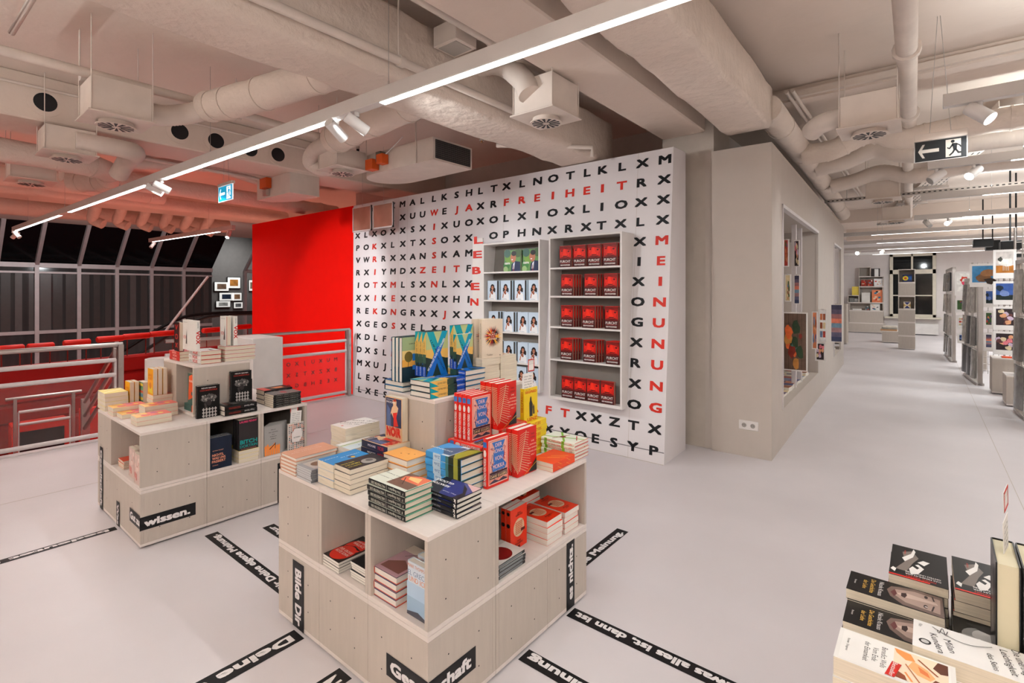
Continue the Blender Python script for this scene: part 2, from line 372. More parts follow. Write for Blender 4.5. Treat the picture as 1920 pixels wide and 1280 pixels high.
def picture(m, x0, x1, z0, z1, y, kind, rnd):
    """printed picture on a face toward -Y"""
    def q(a, b, c, d, col, e=0): m.quad([(x0+(x1-x0)*a, y-e, z0+(z1-z0)*c), (x0+(x1-x0)*b, y-e, z0+(z1-z0)*c), (x0+(x1-x0)*b, y-e, z0+(z1-z0)*d), (x0+(x1-x0)*a, y-e, z0+(z1-z0)*d)], mat(col, .3, var=.25, scale=14))
    def blob(cx, cz, r, col, e, n=9, asp=1):
        pts = []
        for k in range(n):
            rr = r*rnd.uniform(.7, 1.15); pts.append((x0+(x1-x0)*(cx+rr*math.cos(2*PI*k/n)*asp), y-e, z0+(z1-z0)*(cz+rr*math.sin(2*PI*k/n)*.7)))
        m.quad(pts, mat(col, .3, var=.25, scale=14))
    if kind == 'sunset':
        for k, col in enumerate([(60, 66, 96), (96, 92, 116), (160, 120, 124), (110, 140, 160), (214, 120, 96), (150, 100, 100), (90, 80, 100), (58, 56, 76)]): q(0, 1, k/8, (k+1)/8, col)
    elif kind == 'flowers':
        q(0, 1, 0, 1, (96, 74, 62))
        for k in range(5): q(k/5, k/5+.015, 0, 1, (52, 38, 32), .001)
        for k in range(16): blob(rnd.uniform(.15, .75), rnd.uniform(.08, .8), rnd.uniform(.08, .2), rnd.choice([(150, 70, 34), (60, 92, 84), (176, 120, 60), (120, 40, 30), (40, 60, 40), (206, 96, 50)]), .0012+.0003*k)
    elif kind == 'horse':
        q(0, 1, 0, 1, (60, 130, 180)); blob(.5, .25, .45, (120, 82, 50), .001); blob(.7, .55, .35, (150, 104, 66), .0014); blob(.85, .1, .3, (50, 36, 28), .0018)
    elif kind == 'pony':
        q(0, 1, .0, 1, (198, 190, 186)); q(0, 1, 0, .35, (170, 106, 40), .0008); blob(.55, .5, .34, (226, 222, 216), .0012, asp=1.2); blob(.25, .65, .16, (60, 62, 56), .0016); 
        for k in range(4): q(.4+.1*k, .43+.1*k, .1, .4, (190, 184, 176), .0018)
    elif kind == 'coast':
        q(0, 1, 0, 1, (52, 84, 150)); q(0, 1, 0, .3, (28, 40, 40), .0008); blob(.5, .4, .3, (110, 130, 180), .0012); blob(.2, .7, .25, (30, 44, 60), .0016)
    elif kind == 'food':
        q(0, 1, 0, 1, (50, 40, 44))
        for k in range(9): blob(rnd.uniform(.1, .9), rnd.uniform(.1, .9), .2, rnd.choice([(214, 120, 130), (190, 170, 190), (100, 60, 60), (220, 160, 120), (214, 196, 160)]), .001+.0003*k)
    elif kind == 'lips':
        q(0, 1, 0, 1, (232, 228, 224)); blob(.6, .62, .3, (206, 60, 40), .0008, 12, 1.2); blob(.6, .6, .2, (232, 226, 220), .0012, 12, 1.2); blob(.62, .4, .25, (216, 66, 100), .0016, 12, .8)
    elif kind == 'blocks':
        q(0, 1, 0, 1, (232, 230, 228))
        for k in range(3):
            q(.1, .48, .12+.28*k, .32+.28*k, rnd.choice(CALC), .001); q(.55, .92, .12+.28*k, .32+.28*k, rnd.choice(CALC), .001)
    else:
        q(0, 1, 0, 1, rnd.choice(CALC))
        for k in range(8): blob(rnd.uniform(.1, .9), rnd.uniform(.1, .9), rnd.uniform(.1, .25), rnd.choice(CALC), .001+.0003*k)
def hanging_calendar(name, label, M, w, h, kind, group=None, seed=1, border=.03, mess=True):
    t = thing(name, label, 'calendar', group=group); t.matrix_world = M
    m = MB(); m.box((-w/2, 0, 0), (w/2, .012, h), WHITE, c=.002); m.build('page_block', t)
    m = MB(); picture(m, -w/2+border, w/2-border, border+(.12*h if border > .02 else 0), h-border, -.001, kind, random.Random(seed)); m.build('cover_picture', t)
    m = MB()
    for k in range(9): m.path([(-w/2+.03+k*(w-.06)/8, -.004, h-.006), (-w/2+.03+k*(w-.06)/8, -.004, h+.006), (-w/2+.03+k*(w-.06)/8, .014, h+.006)], .0014, STEEL, 5)
    m.build('spiral_binding', t)
    return t
def facing(px, v0, v1, px2, y, yaw=0):
    """matrix + size for a panel toward -Y whose left-bottom / right-top image corners are given"""
    a = aty(px, v1, y); b = aty(px2, v0, y); w = abs(b.x-a.x); h = abs(b.z-a.z)
    return Matrix.Translation(((a.x+b.x)/2, y, a.z)) @ Matrix.Rotation(yaw, 4, 'Z'), w, h
for i, (u0, u1, v0, v1, y, kind, lab, bd) in enumerate((
    (1468, 1514, 586, 693, 6.0, 'flowers', 'large calendar with autumn flowers on wood hanging lowest at aisle wall', .012),
    (1522, 1533, 584, 654, 6.9, 'mix', 'narrow dark green plant calendar hanging second in aisle display', .012),
    (1535, 1550, 580, 640, 7.6, 'blocks', 'white calendar with small square photos hanging third in aisle display', .008),
    (1558, 1579, 571, 640, 9.6, 'sunset', 'sunset over sea calendar hanging furthest along aisle display', .006),
    (1469, 1479, 448, 500, 6.15, 'mix', 'forest calendar hung high at near end of aisle display', .01),
    (1488, 1499, 450, 500, 6.7, 'food', 'volcano orange calendar hung high behind second aisle post', .01),
    (1471, 1483, 514, 565, 6.15, 'mix', 'blue figure calendar hung at eye level near aisle post', .01),
    (1488, 1500, 515, 570, 6.7, 'sunset', 'pink watercolour calendar hung at eye level behind aisle post', .01),
    (1528, 1548, 642, 676, 7.9, 'food', 'dark red calendar low in the aisle display', .02))):
    M, w, h = facing(u0, v0, v1, u1, y)
    hanging_calendar('wall_calendar', lab, M, w, h, kind, 'calendars hanging in the aisle display', i+3, bd)
rm = random.Random(5); k = 0
for yy in [.62+.17*i for i in range(16)]+[5.72+.2*i for i in range(7)]:
    t = thing('magazine', 'magazine lying %s in the low tray of the aisle display' % ['', 'second ', 'third ', 'fourth ', 'fifth ', 'sixth ', 'seventh ', 'eighth ', 'ninth ', 'tenth ', 'eleventh ', 'twelfth ', 'thirteenth ', 'fourteenth ', 'fifteenth ', 'sixteenth ', 'seventeenth ', 'eighteenth ', 'nineteenth ', 'twentieth ', 'third last ', 'second last ', 'last '][k] if k else 'magazine lying nearest in the low tray of the aisle display', 'magazine', loc(-.22, yy, .372), ARZ+rm.uniform(-.1, .1), 'magazines in the aisle display tray'); k += 1
    hh = rm.uniform(.02, .05)
    m = MB(); m.box((-.13, -.075, 0), (.13, .075, hh), PAGEW); m.build('pages', t)
    m = MB(); m.box((-.13, -.075, hh), (.13, .075, hh+.002), mat(rm.choice(CALC), .3, var=.3, scale=18)); m.box((-.1, -.05, hh+.002), (.02, .05, hh+.0024), mat(rm.choice(CALC), .3, var=.3, scale=18)); m.build('cover', t)
# double wall socket
p = aty(1404, 797, 5.078)
t = thing('wall_socket', 'white double wall socket low on the aisle wall end', 'socket', (p.x, 5.078, p.z))
m = MB(); m.box((-.085, -.012, -.043), (.085, 0, .043), WHITE, c=.004); m.build('plate', t)
for sx in (-.038, .038):
    m = MB(); m.path([(sx, -.0125, 0), (sx, -.016, 0)], .027, WHITE, 20); m.path([(sx, -.0162, 0), (sx, -.0166, 0)], .021, mat((150, 145, 140)), 20)
    for s in (-.008, .008): m.path([(sx+s, -.0166, .002), (sx+s, -.0172, .002)], .003, BLACK, 8)
    m.build('socket_insert', t)

# ------------------------------------------------------------------ glass facade of the atrium
FX = -21.0; fy = [-3.9, -2.9, -1.9, -.9, .1, 1.1, 1.95, 2.8, 3.79, 4.77, 5.75, 6.74, 7.7]
FR = mat((206, 198, 198), .45, metal=.3)
PANEM = mat((14, 17, 19), .08, var=.1)
for i in range(len(fy)-1):
    o = MB(); y0, y1 = fy[i], fy[i+1]
    o.box((FX-.02, y0, -3.3), (FX, y1, 2.3), mat((70, 70, 70), .1, var=.15, scale=1.2, stretch=(1, 6, .2)))
    o.add([(FX, y0, 2.4), (FX, y1, 2.4), (-19.6, y1, 3.6), (-19.6, y0, 3.6)], [(0, 1, 2, 3)], PANEM)
    w = struct(o.build('window_%d' % (i+1)))
    o = MB(); o.box((FX-.05, y0-.05, -3.3), (FX+.1, y0+.05, 2.35), FR); o.path([(FX, y0, 2.33), (-19.6, y0, 3.56)], .065, FR, 4, smooth=False); o.build('mullion', w)
    o = MB(); o.box((FX-.05, y0, 2.28), (FX+.09, y1, 2.42), FR); o.box((FX-.05, y0, 2.1), (FX+.07, y1, 2.16), FR); o.box((FX-.05, y0, .25), (FX+.07, y1, .35), FR); o.build('transom', w)
    rr = random.Random(i)
    o = MB()
    for a in range(3):
        yy = y0+.08+a*.3; gcol = rr.choice([84, 92, 104, 78]); o.box((FX+.002, yy, .35), (FX+.004, yy+rr.uniform(.15, .26), 2.1), mat((gcol, gcol-6, gcol-8), .3))
    o.build('blind', w)
for i, y0 in enumerate((8.9, 9.8, 11.0, 13.4)):
    o = MB(); o.box((FX-.05, y0-.05, -3.3), (FX+.1, y0+.05, 2.35), FR); o.path([(FX, y0, 2.33), (-19.6, y0, 3.56)], .065, FR, 4, smooth=False)
    o.box((FX-.05, y0, 2.28), (FX+.09, y0+.9, 2.42), FR); struct(o.build('window_%d' % (13+i)))
m = MB(); m.box((-24.5, 6, -3.3), (-24.3, 14, 5.2), mat((120, 112, 108), .6)); struct(m.build('wall_gallery'))
for i, (u, v, w, h) in enumerate(((415, 537, 22, 18), (438, 530, 20, 22), (424, 556, 22, 16), (444, 556, 14, 16), (418, 570, 22, 12), (446, 572, 14, 12), (472, 535, 10, 22))):
    p = atx(u, v, -24.25); s = (p-C3).dot(F3)/FPX
    t = thing('framed_picture', ['landscape photo', 'amber portrait photo', 'dark car photo', 'sunset photo', 'pale drawing', 'small grey drawing', 'narrow print'][i]+' in frame on far gallery wall beyond the atrium', 'picture', p, 0, 'framed pictures in the far gallery')
    hw, hh = w*s*.6, h*s*.5
    m = MB(); m.box((0, -hw, -hh), (.04, hw, hh), BLACK); m.build('frame', t)
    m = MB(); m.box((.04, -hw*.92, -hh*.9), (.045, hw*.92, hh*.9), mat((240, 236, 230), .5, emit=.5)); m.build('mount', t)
    m = MB(); m.box((.045, -hw*.6, -hh*.55), (.05, hw*.6, hh*.55), mat([(120, 90, 70), (190, 120, 50), (40, 50, 70), (150, 110, 80), (180, 176, 170), (120, 120, 120), (150, 130, 110)][i], .5, var=.4, scale=4)); m.build('print', t)
area_light('gallery_light', (-22.6, 9.5, 3.2), 2.0, 60, target=(-24.3, 9.0, 1.0))

# ------------------------------------------------------------------ book shelves on the letter wall
BT = .018
def bookcase(label, x0, x1, yf, z0, z1, shelves, depth=.30):
    t = thing('bookcase', label, 'bookcase', ((x0+x1)/2, yf, z0))
    def part(n, a, b, mt=WHITE):
        m = MB(); m.box(a, b, mt, c=.0015); o = m.build(n, t); o.matrix_parent_inverse = Matrix.Translation(-t.location); return o
    for xa in (x0, x1-BT):
        m = MB()
        m.prism([(yf, z0), (wy(z0)+.01, z0), (wy(z1)+.01, z1), (yf, z1)], xa, xa+BT, WHITE, 'x'); o = m.build('side_panel', t); o.matrix_parent_inverse = Matrix.Translation(-t.location)
    part('top_panel', (x0+BT, yf, z1-BT), (x1-BT, wy(z1), z1)); part('bottom_panel', (x0+BT, yf, z0), (x1-BT, wy(z0)+.02, z0+.03))
    for z in shelves: part('shelf', (x0+BT, yf, z-BT), (x1-BT, wy(z)-.01, z))
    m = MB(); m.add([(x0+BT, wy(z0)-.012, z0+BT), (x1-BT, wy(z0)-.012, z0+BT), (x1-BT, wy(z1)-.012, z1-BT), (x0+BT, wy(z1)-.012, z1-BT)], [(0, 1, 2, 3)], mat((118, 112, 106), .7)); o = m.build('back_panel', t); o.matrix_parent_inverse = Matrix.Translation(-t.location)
    return t
FS = [1.793, 1.504, 1.192, .859]; OS = [1.772, 1.452, 1.10, .77]
FXa, FXb, FY = -3.003, -2.1765, 4.29
OXa, OXb, OY = -3.965, -3.148, 4.33
bookcase('white bookcase full of red covers on letter wall right part', FXa, FXb, FY, .446, 2.108, FS)
ob = bookcase('white bookcase of pale blue covers left on the letter wall', OXa, OXb, OY, .475, 2.10, OS)
xl = aty(886, 560, OY).x
m = MB(); m.box((xl, OY, .475), (OXa, OY+.015, 2.17), WHITE)
for ch, u, v in (('L', 897, 450), ('E', 895.5, 477), ('B', 893.5, 507), ('E', 891, 537), ('N', 889.5, 566)):
    p = aty(u, v, OY); m.text(ch, (p.x, OY-.001, p.z), (1, 0, 0), (0, 0, 1), .078, REDINK, .055, fit=.12)
o = m.build('lettered_stile', ob); o.matrix_parent_inverse = Matrix.Translation(-ob.location)

# ------------------------------------------------------------------ plywood display cubes
def crate(label, x0, x1, y0, y1, z0, z1, opening=None, group=None, skip_top=False, dots=()):
    t = thing('display_cube', label, 'display cube', (x0, y0, z0), 0, group)
    T = Matrix.Translation(-t.location)
    def part(n, a, b, mt=WOOD_SHADED, mm=None):
        m = mm or MB()
        if a is not None: m.box(a, b, mt, c=.0015)
        o = m.build(n, t); o.matrix_parent_inverse = T; return o
    e = .0008; x0 += e; x1 -= e; y0 += e; y1 -= e; z0 += e; z1 -= e; b = .018
    part('top_panel', (x0, y0, z1-b), (x1, y1, z1), WOODX)
    part('bottom_panel', (x0, y0, z0), (x1, y1, z0+b), WOODX)
    faces = {'-Y': ((x0, y0, z0+b), (x1, y0+b, z1-b)), '+Y': ((x0, y1-b, z0+b), (x1, y1, z1-b)), '-X': ((x0, y0+b, z0+b), (x0+b, y1-b, z1-b)), '+X': ((x1-b, y0+b, z0+b), (x1, y1-b, z1-b))}
    if opening == '+X':
        faces['-Y'] = ((x0, y0, z0+b), (x1, y0+b, z1-b))
    if opening == '-Y':
        faces['-X'] = ((x0, y0, z0+b), (x0+b, y1-b, z1-b)); faces['+X'] = ((x1-b, y0, z0+b), (x1, y1-b, z1-b))
    for k, (a, c) in faces.items():
        if k == opening: continue
        m = MB(); m.box(a, c, WOOD_SHADED, c=.001)
        if k == '-Y':
            for fx in (.25, .75):
                for fz in (.3, .7): xx = a[0]+(c[0]-a[0])*fx; zz = a[2]+(c[2]-a[2])*fz; m.path([(xx, a[1]-.0004, zz), (xx, a[1]+.002, zz)], .003, BLACK, 8)
        if k == '+X':
            for fy_ in (.25, .75):
                for fz in (.25, .7): yy = a[1]+(c[1]-a[1])*fy_; zz = a[2]+(c[2]-a[2])*fz; m.path([(c[0]+.0004, yy, zz), (c[0]-.002, yy, zz)], .003, BLACK, 8)
        part({'-Y': 'front_panel', '+Y': 'back_panel', '-X': 'side_panel', '+X': 'side_panel'}[k], None, None, mm=m)
    return t
# near table
X0, X1, X2, X3 = -2.398, -2.035, -1.68, -1.33
Y0, Y1, Y2, Y3 = 1.172, 1.531, 1.89, 2.235
ZA, ZM, ZT = .012, .350, .70
N = 'near book table'
for (a, b, n) in ((X0, X1, 'left'), (X1, X2, 'middle'), (X2, X3, 'corner')):
    crate('closed %s base cube in front row of the %s' % (n, N), a, b, Y0, Y1, ZA, ZM, group='base cubes of the near table')
crate('closed middle base cube on right side of the '+N, X1, X3, Y1, Y2, ZA, ZM, group='base cubes of the near table')
crate('closed far base cube on right side of the '+N, X1, X3, Y2, Y3, ZA, ZM, group='base cubes of the near table')
crate('closed long base cube at hidden back of the '+N, X0, X1, Y1, Y3, ZA, ZM, group='base cubes of the near table')
crate('closed upper cube at left end of the '+N, X0, X1, Y0, Y1, ZM, ZT)
crate('open cube holding the red and black paperback piles, '+N, X1, X2, Y0, Y1, ZM, ZT, '-Y')
crate('open corner cube holding the pale blue standing book, '+N, X2, X3, Y0, Y1, ZM, ZT, '-Y')
crate('wide open cube holding orange paperbacks, '+N, X1, X3, Y1, Y3, ZM, ZT, '+X')
crate('closed upper cube at the hidden back of the '+N, X0, X1, Y1, Y3, ZM, ZT)
UX0, UX1, UY0, UY1, UZ = -2.085, -1.74, 1.575, 2.29, 1.05
crate('raised cube in the middle of the %s carrying the teal books' % N, UX0, UX1, UY0, UY0+.355, ZT, UZ)
crate('raised cube carrying the cream book piles on the '+N, UX0, UX1, UY0+.355, UY1-.06, ZT, UZ)
m = MB(); m.box((X0+.03, Y0+.03, 0), (X3-.03, Y3-.03, .012), BLACK); tag(m.build('plinth'), 'dark recessed plinth under the near book table', 'plinth')
# left table
A0, A1, A3 = -4.625, -4.30, -3.64
B0, B1, B2, B3 = .942, 1.306, 1.655, 2.0
N2 = 'left book table'
crate('closed long base cube with the white on black slogan, '+N2, A1, A3, B0, B1, ZA, ZM)
crate('closed narrow base cube at outer end of the '+N2, A0, A1, B0, B1, ZA, ZM)
crate('closed base cube in the middle of the '+N2, A0, A3, B1, B2, ZA, ZM)
crate('closed base cube at the far end of the '+N2, A0, A3, B2, B3, ZA, ZM)
crate('closed narrow upper cube at outer end of the '+N2, A0, A1, B0, B1, ZM, ZT)
crate('open upper cube facing left on the '+N2, A1, A3, B0, B1, ZM, ZT, '-Y')
crate('open cube with dark blue book and white pile, '+N2, A0, A3, B1, B2, ZM, ZT, '+X')
crate('open cube with grey and orange books, '+N2, A0, A3, B2, B3, ZM, ZT, '+X')
C0, C1, D0, D1 = -4.40, -3.815, 1.285, 1.655
crate('raised open cube with orange spined books, '+N2, C0+.24, C1, D0, D1, ZT, UZ, '-Y')
crate('raised closed cube behind the yellow books, '+N2, C0, C0+.24, D0, D1, ZT, UZ)
m = MB(); m.box((A0+.03, B0+.03, 0), (A3-.03, B3-.03, .012), BLACK); tag(m.build('plinth'), 'dark recessed plinth under the left book table', 'plinth')
m = MB(); m.box((-5.42, 2.16, 0), (-4.92, 2.45, 1.1), WHITE, c=.004); tag(m.build('pedestal'), 'plain white pedestal box behind the left book table', 'pedestal')
m = MB(); m.path([(-6.1, 1.75, 0), (-6.1, 1.75, .86)], .13, WHITE, 32); m.path([(-6.1, 1.75, .86), (-6.1, 1.75, .865)], .115, mat((200, 190, 186)), 32); tag(m.build('waste_bin'), 'round white bin behind the left book table', 'bin')

# black vinyl slogans
VIN = mat((7, 7, 10), .5)
TXT = mat((235, 230, 230), .5)
def vinyl(name, label, a, b, n, wd, runs, along=None, up=None):
    """strip from a to b, half width wd/2 along up, text runs = [(string, start fraction, end fraction)]"""
    a, b, n = V(a), V(b), V(n); xd = (b-a).normalized(); L = (b-a).length; yd = n.cross(xd)
    m = MB(); e = n*.0008
    m.quad([a-yd*wd/2+e, b-yd*wd/2+e, b+yd*wd/2+e, a+yd*wd/2+e], VIN)
    for s, f0, f1 in runs:
        c = a+xd*L*(f0+f1)/2+n*.0013
        m.text(s, c, xd, yd, wd*.5, TXT, .06, fit=L*(f1-f0)*.96)
    return tag(m.build(name), label, 'lettering')
ZN = (0, 0, 1)
vinyl('floor_lettering', 'black floor strip reading Dir Deine eigene Meinung between the tables', (-2.30, 1.292, 0), (-3.535, 1.292, 0), ZN, .077, [('Bilde Dir Deine eigene Meinung.', .04, .985)])
vinyl('floor_lettering', 'short black floor strip ending in ltur behind the near table', (-2.6, 1.574, 0), (-3.362, 1.574, 0), ZN, .077, [('Sprachkultur', .3, .97)])
vinyl('floor_lettering', 'long black floor strip reading bedeutet Freiheit at left table', (-4.1, .93, 0), (-4.1, -.55, 0), ZN, .065, [('bedeutet Freiheit fuer Dich?'.replace('ue', 'ü'), .01, .98)])
vinyl('floor_lettering', 'black floor strip reading Deine eigene left of near table foot', (-2.19, 1.165, 0), (-2.19, -.1, 0), ZN, .092, [('Deine eigene Meinung.', .01, .97)])
vinyl('floor_lettering', 'black floor strip starting Zu at the near table front', (-1.82, 1.165, 0), (-1.82, .1, 0), ZN, .09, [('Zukunft.', .02, .6)])
vinyl('floor_lettering', 'long black floor strip reading was alles ist, dann ist', (.25, 2.075, 0), (-1.325, 2.075, 0), ZN, .078, [('Wenn etwas alles ist, dann ist', .34, .992)])
vinyl('floor_lettering', 'black floor strip ending in Meinung right of near table', (0, 1.706, 0), (-1.325, 1.706, 0), ZN, .078, [('Deine eigene', .2, .66), ('Meinung', .70, .985)])
vinyl('floor_lettering', 'black floor strip reading ene Meinung beyond the near table', (-1.515, 2.24, 0), (-1.515, 3.0, 0), ZN, .08, [('Dir Deine eigene Meinung.', -.2, .96)][0:0]+[('eigene Meinung.', .08, .97)])
NY, NX = (0, -1, 0), (1, 0, 0)
vinyl('wall_lettering', 'vertical slogan strip at outer end of the left table front', (-4.515, .94, .45), (-4.515, .94, .012), NY, .075, [('Gesellschaft', .04, .96)])
vinyl('wall_lettering', 'short vertical strip reading Was on left table front', (-4.1, .94, .172), (-4.1, .94, .012), NY, .068, [('Was', .1, .95)])
vinyl('wall_lettering', 'short slogan strip reading Gut zu left of table corner', (-3.845, .941, .163), (-3.639, .941, .163), NY, .083, [('Gut zu', .06, .97)])
vinyl('wall_lettering', 'slogan strip reading wissen right of left table corner', (-3.641, .939, .152), (-3.641, 1.24, .152), NX, .08, [('wissen.', .07, .9)])
vinyl('wall_lettering', 'vertical strip reading Bilde Dir on near table front', (-2.21, 1.172, .315), (-2.21, 1.172, .012), NY, .1, [('Bilde Dir', .1, .96)])
vinyl('wall_lettering', 'slogan strip reading Gesel left of near table corner', (-1.561, 1.172, .157), (-1.329, 1.172, .157), NY, .084, [('Gesel', .1, .985)])
vinyl('wall_lettering', 'slogan strip reading lschaft right of near table corner', (-1.3305, 1.171, .153), (-1.3305, 1.413, .153), NX, .084, [('lschaft', .02, .9)])
vinyl('wall_lettering', 'vertical strip reading es nichts on near table right side', (-1.3305, 2.083, .012), (-1.3305, 2.083, .338), NX, .072, [('es nichts.', .12, .95)])
p = atx(528, 855, -3.64)
vinyl('wall_lettering', 'black strip piece on left table side behind near table', (-3.641, p.y, .30), (-3.641, p.y, .012), NX, .06, [])

# ------------------------------------------------------------------ books
def face_frame(face, w, h, t):
    if face == 'F': return V((0, 0, t)), V((1, 0, 0)), V((0, 1, 0)), V((0, 0, 1)), w, h
    if face == 'B': return V((w, 0, 0)), V((-1, 0, 0)), V((0, 1, 0)), V((0, 0, -1)), w, h
    return V((0, 0, 0)), V((0, 0, 1)), V((0, 1, 0)), V((-1, 0, 0)), t, h
def paint(mb, face, w, h, t, ops, e0=.0002):
    O, X, Y, N, W, H = face_frame(face, w, h, t)
    e = e0
    def cm(c): return c if not isinstance(c, tuple) else mat(c, .38, var=.04)
    for op in ops:
        k = op[0]; e += .00006
        def P(u, v): return O+X*(u*W)+Y*(v*H)+N*e
        if k == 'r': _, u0, v0, u1, v1, c = op; mb.quad([P(u0, v0), P(u1, v0), P(u1, v1), P(u0, v1)], cm(c))
        elif k == 'p': mb.quad([P(u, v) for u, v in op[1]], cm(op[2]))
        elif k == 'c':
            _, u, v, r, c = op[:5]; n = 24; asp = op[5] if len(op) > 5 else 1
            mb.quad([P(u+r*math.cos(2*PI*i/n), v+r*asp*W/H*math.sin(2*PI*i/n)) for i in range(n)], cm(c))
        elif k == 't':
            _, s, u, v, hf, c = op[:6]; fit = op[6] if len(op) > 6 else None; rot = op[7] if len(op) > 7 else 0; bd = op[8] if len(op) > 8 else .02
            a = math.radians(rot); xd = X*math.cos(a)+Y*math.sin(a); yd = -X*math.sin(a)+Y*math.cos(a)
            L = abs(W*math.cos(a))+abs(H*math.sin(a))
            mb.text(s, P(u, v), xd, yd, hf*H if abs(rot) != 90 else hf*W, cm(c), bd, fit=fit*L if fit else None)
        elif k == 'l':
            _, (ua, va), (ub, vb), wd, c = op
            a, b = P(ua, va), P(ub, vb); d = (b-a); 
            if d.length: s_ = N.cross(d.normalized())*wd*W/2; mb.quad([a-s_, b-s_, b+s_, a+s_], cm(c))
KINDS = {}
def kind(name, w, h, t, hard, cover, art=None, spine=None, back=None, pages=PAGES, inner=None, cat='book'):
    KINDS[name] = dict(w=w, h=h, t=t, hard=hard, cover=cover, art=art or [], spine=spine or [], back=back or [], pages=pages, inner=inner, cat=cat)
_bk = {}
def book_proto(name, t=None):
    K = KINDS[name]; t = t or K['t']; key = (name, round(t, 4))
    if key in _bk: return _bk[key]
    w, h, hard = K['w'], K['h'], K['hard']
    b = .0026 if hard else .0007; i = .003 if hard else .0; r = min(.006 if hard else .0025, t*.3)
    cm = mat(K['cover'], .32 if hard else .38, var=.03, scale=8)
    m = MB()
    prof = [(w, 0), (r, 0), (r*.3, r*.3), (0, r), (0, t-r), (r*.3, t-r*.3), (r, t), (w, t), (w, t-b), (b, t-b), (b, b), (w, b)]
    n = len(prof); vs = [(x, 0, z) for x, z in prof]+[(x, h, z) for x, z in prof]
    fs = [[i_, (i_+1) % n, n+(i_+1) % n, n+i_] for i_ in range(n)]
    for cap in ((0, 1, 2, 10, 11), (7, 8, 9, 5, 6), (2, 3, 4, 5, 9, 10)): fs += [list(cap), [c+n for c in cap][::-1]]
    m.add(vs, fs, cm)
    if K['inner']: m.quad([(w+.0001, 0, t-b), (w+.0001, h, t-b), (w+.0001, h, t), (w+.0001, 0, t)], mat(K['inner'])); m.quad([(w, -.0001, t-b), (r, -.0001, t-b), (r, -.0001, t), (w, -.0001, t)], mat(K['inner'])); m.quad([(w, -.0001, 0), (r, -.0001, 0), (r, -.0001, b), (w, -.0001, b)], mat(K['inner']))
    paint(m, 'F', w, h, t, K['art']); paint(m, 'S', w, h, t, K['spine']); paint(m, 'B', w, h, t, K['back'])
    g = MB(); g.box((b, i+.0002, b), (w-i-.0002, h-i-.0002, t-b), K['pages'])
    root = bpy.data.objects.new(('hardcover_book' if hard else 'paperback_book') if K['cat'] == 'book' else K['cat'], None); COL.objects.link(root); root.empty_display_size = .05
    m.build('cover', root); g.build('pages', root)
    _bk[key] = root; root['fresh'] = 1; return root
def book_at(name, M, label, group=None, t=None):
    p = book_proto(name, t)
    if p.get('fresh'): r = p; del r['fresh']
    else: r = copy_tree(p)
    r.matrix_world = M; tag(r, label, KINDS[name]['cat'])
    if group: r['group'] = group
    elif 'group' in r: del r['group']
    return r
def basis(xd, yd, zd): return Matrix(((xd[0], yd[0], zd[0]), (xd[1], yd[1], zd[1]), (xd[2], yd[2], zd[2])))
FLAT = {0: basis((1, 0, 0), (0, 1, 0), (0, 0, 1)), 90: basis((0, 1, 0), (-1, 0, 0), (0, 0, 1)), 180: basis((-1, 0, 0), (0, -1, 0), (0, 0, 1)), 270: basis((0, -1, 0), (1, 0, 0), (0, 0, 1))}
UP = {'-Y': basis((1, 0, 0), (0, 0, 1), (0, -1, 0)), '+X': basis((0, 1, 0), (0, 0, 1), (1, 0, 0)), '+Y': basis((-1, 0, 0), (0, 0, 1), (0, 1, 0)), '-X': basis((0, -1, 0), (0, 0, 1), (-1, 0, 0))}
def place(name, B, near, yaw=0, t=None, tilt=0):
    """matrix that puts the book with orientation B so that its corner nearest the viewer (max x, min y, min z) is at near"""
    K = KINDS[name]; t = t or K['t']; dim = (K['w'], K['h'], t)
    cs = [B @ V((a*dim[0], b*dim[1], c*dim[2])) for a in (0, 1) for b in (0, 1) for c in (0, 1)]
    off = V((max(c.x for c in cs), min(c.y for c in cs), min(c.z for c in cs)))
    M = Matrix.Translation(V(near)) @ Matrix.Rotation(math.radians(yaw), 4, 'Z') @ Matrix.Translation(-off) @ B.to_4x4()
    return M
rj = random.Random(11)
def pile(name, n, near, rot, what, where, yaw=0, t=None, jit=1.2, joff=.002):
    """n books of one kind lying on each other; near = world corner at the pile's bottom"""
    t = t or KINDS[name]['t']
    for i in range(n):
        k = n-1-i
        lab = ('%s, %s of %s %s' % (what, ORD[k] if k < n-1 or n == 1 else 'bottom one', NUM[n], where)) if n > 1 else '%s %s' % (what, where)
        p = V(near)+V((rj.uniform(-joff, joff) if i else 0, rj.uniform(-joff, joff) if i else 0, i*(t+.0003)))
        book_at(name, place(name, FLAT[rot], p, yaw+(rj.uniform(-jit, jit) if i else 0), t), lab, 'pile of %s %s' % (what+'s', where), t)
def row(name, n, near, face, step, what, where, yaw=0, t=None, words=None):
    for i in range(n):
        w = words or ['front copy', 'second copy', 'third copy', 'fourth copy', 'fifth copy', 'sixth copy']
        lab = '%s, %s %s' % (what, w[i], where) if n > 1 else '%s %s' % (what, where)
        book_at(name, place(name, UP[face], V(near)+V(step)*i, yaw, t), lab, ('row of %s %s' % (what+'s', where)) if n > 1 else None, t)
WH, BK, RD, CR = (236, 232, 228), (9, 9, 11), (200, 34, 22), (226, 214, 190)
def lines(n, u, v0, dv, hf, c, fit, rot=0): return [('t', ['Roman und Welt', 'mit der Zeit', 'das neue Buch', 'ein Leben lang', 'im Haus am Meer'][i % 5], u, v0-dv*i, hf, c, fit, rot) for i in range(n)]
kind('tan', .14, .215, .0165, True, (206, 156, 130), [('t', 'Der Ursprung', .45, .45, .035, WH, .7, 90), ('t', 'Gesellschaft', .3, .5, .03, WH, .6, 90)], pages=PAGEW)
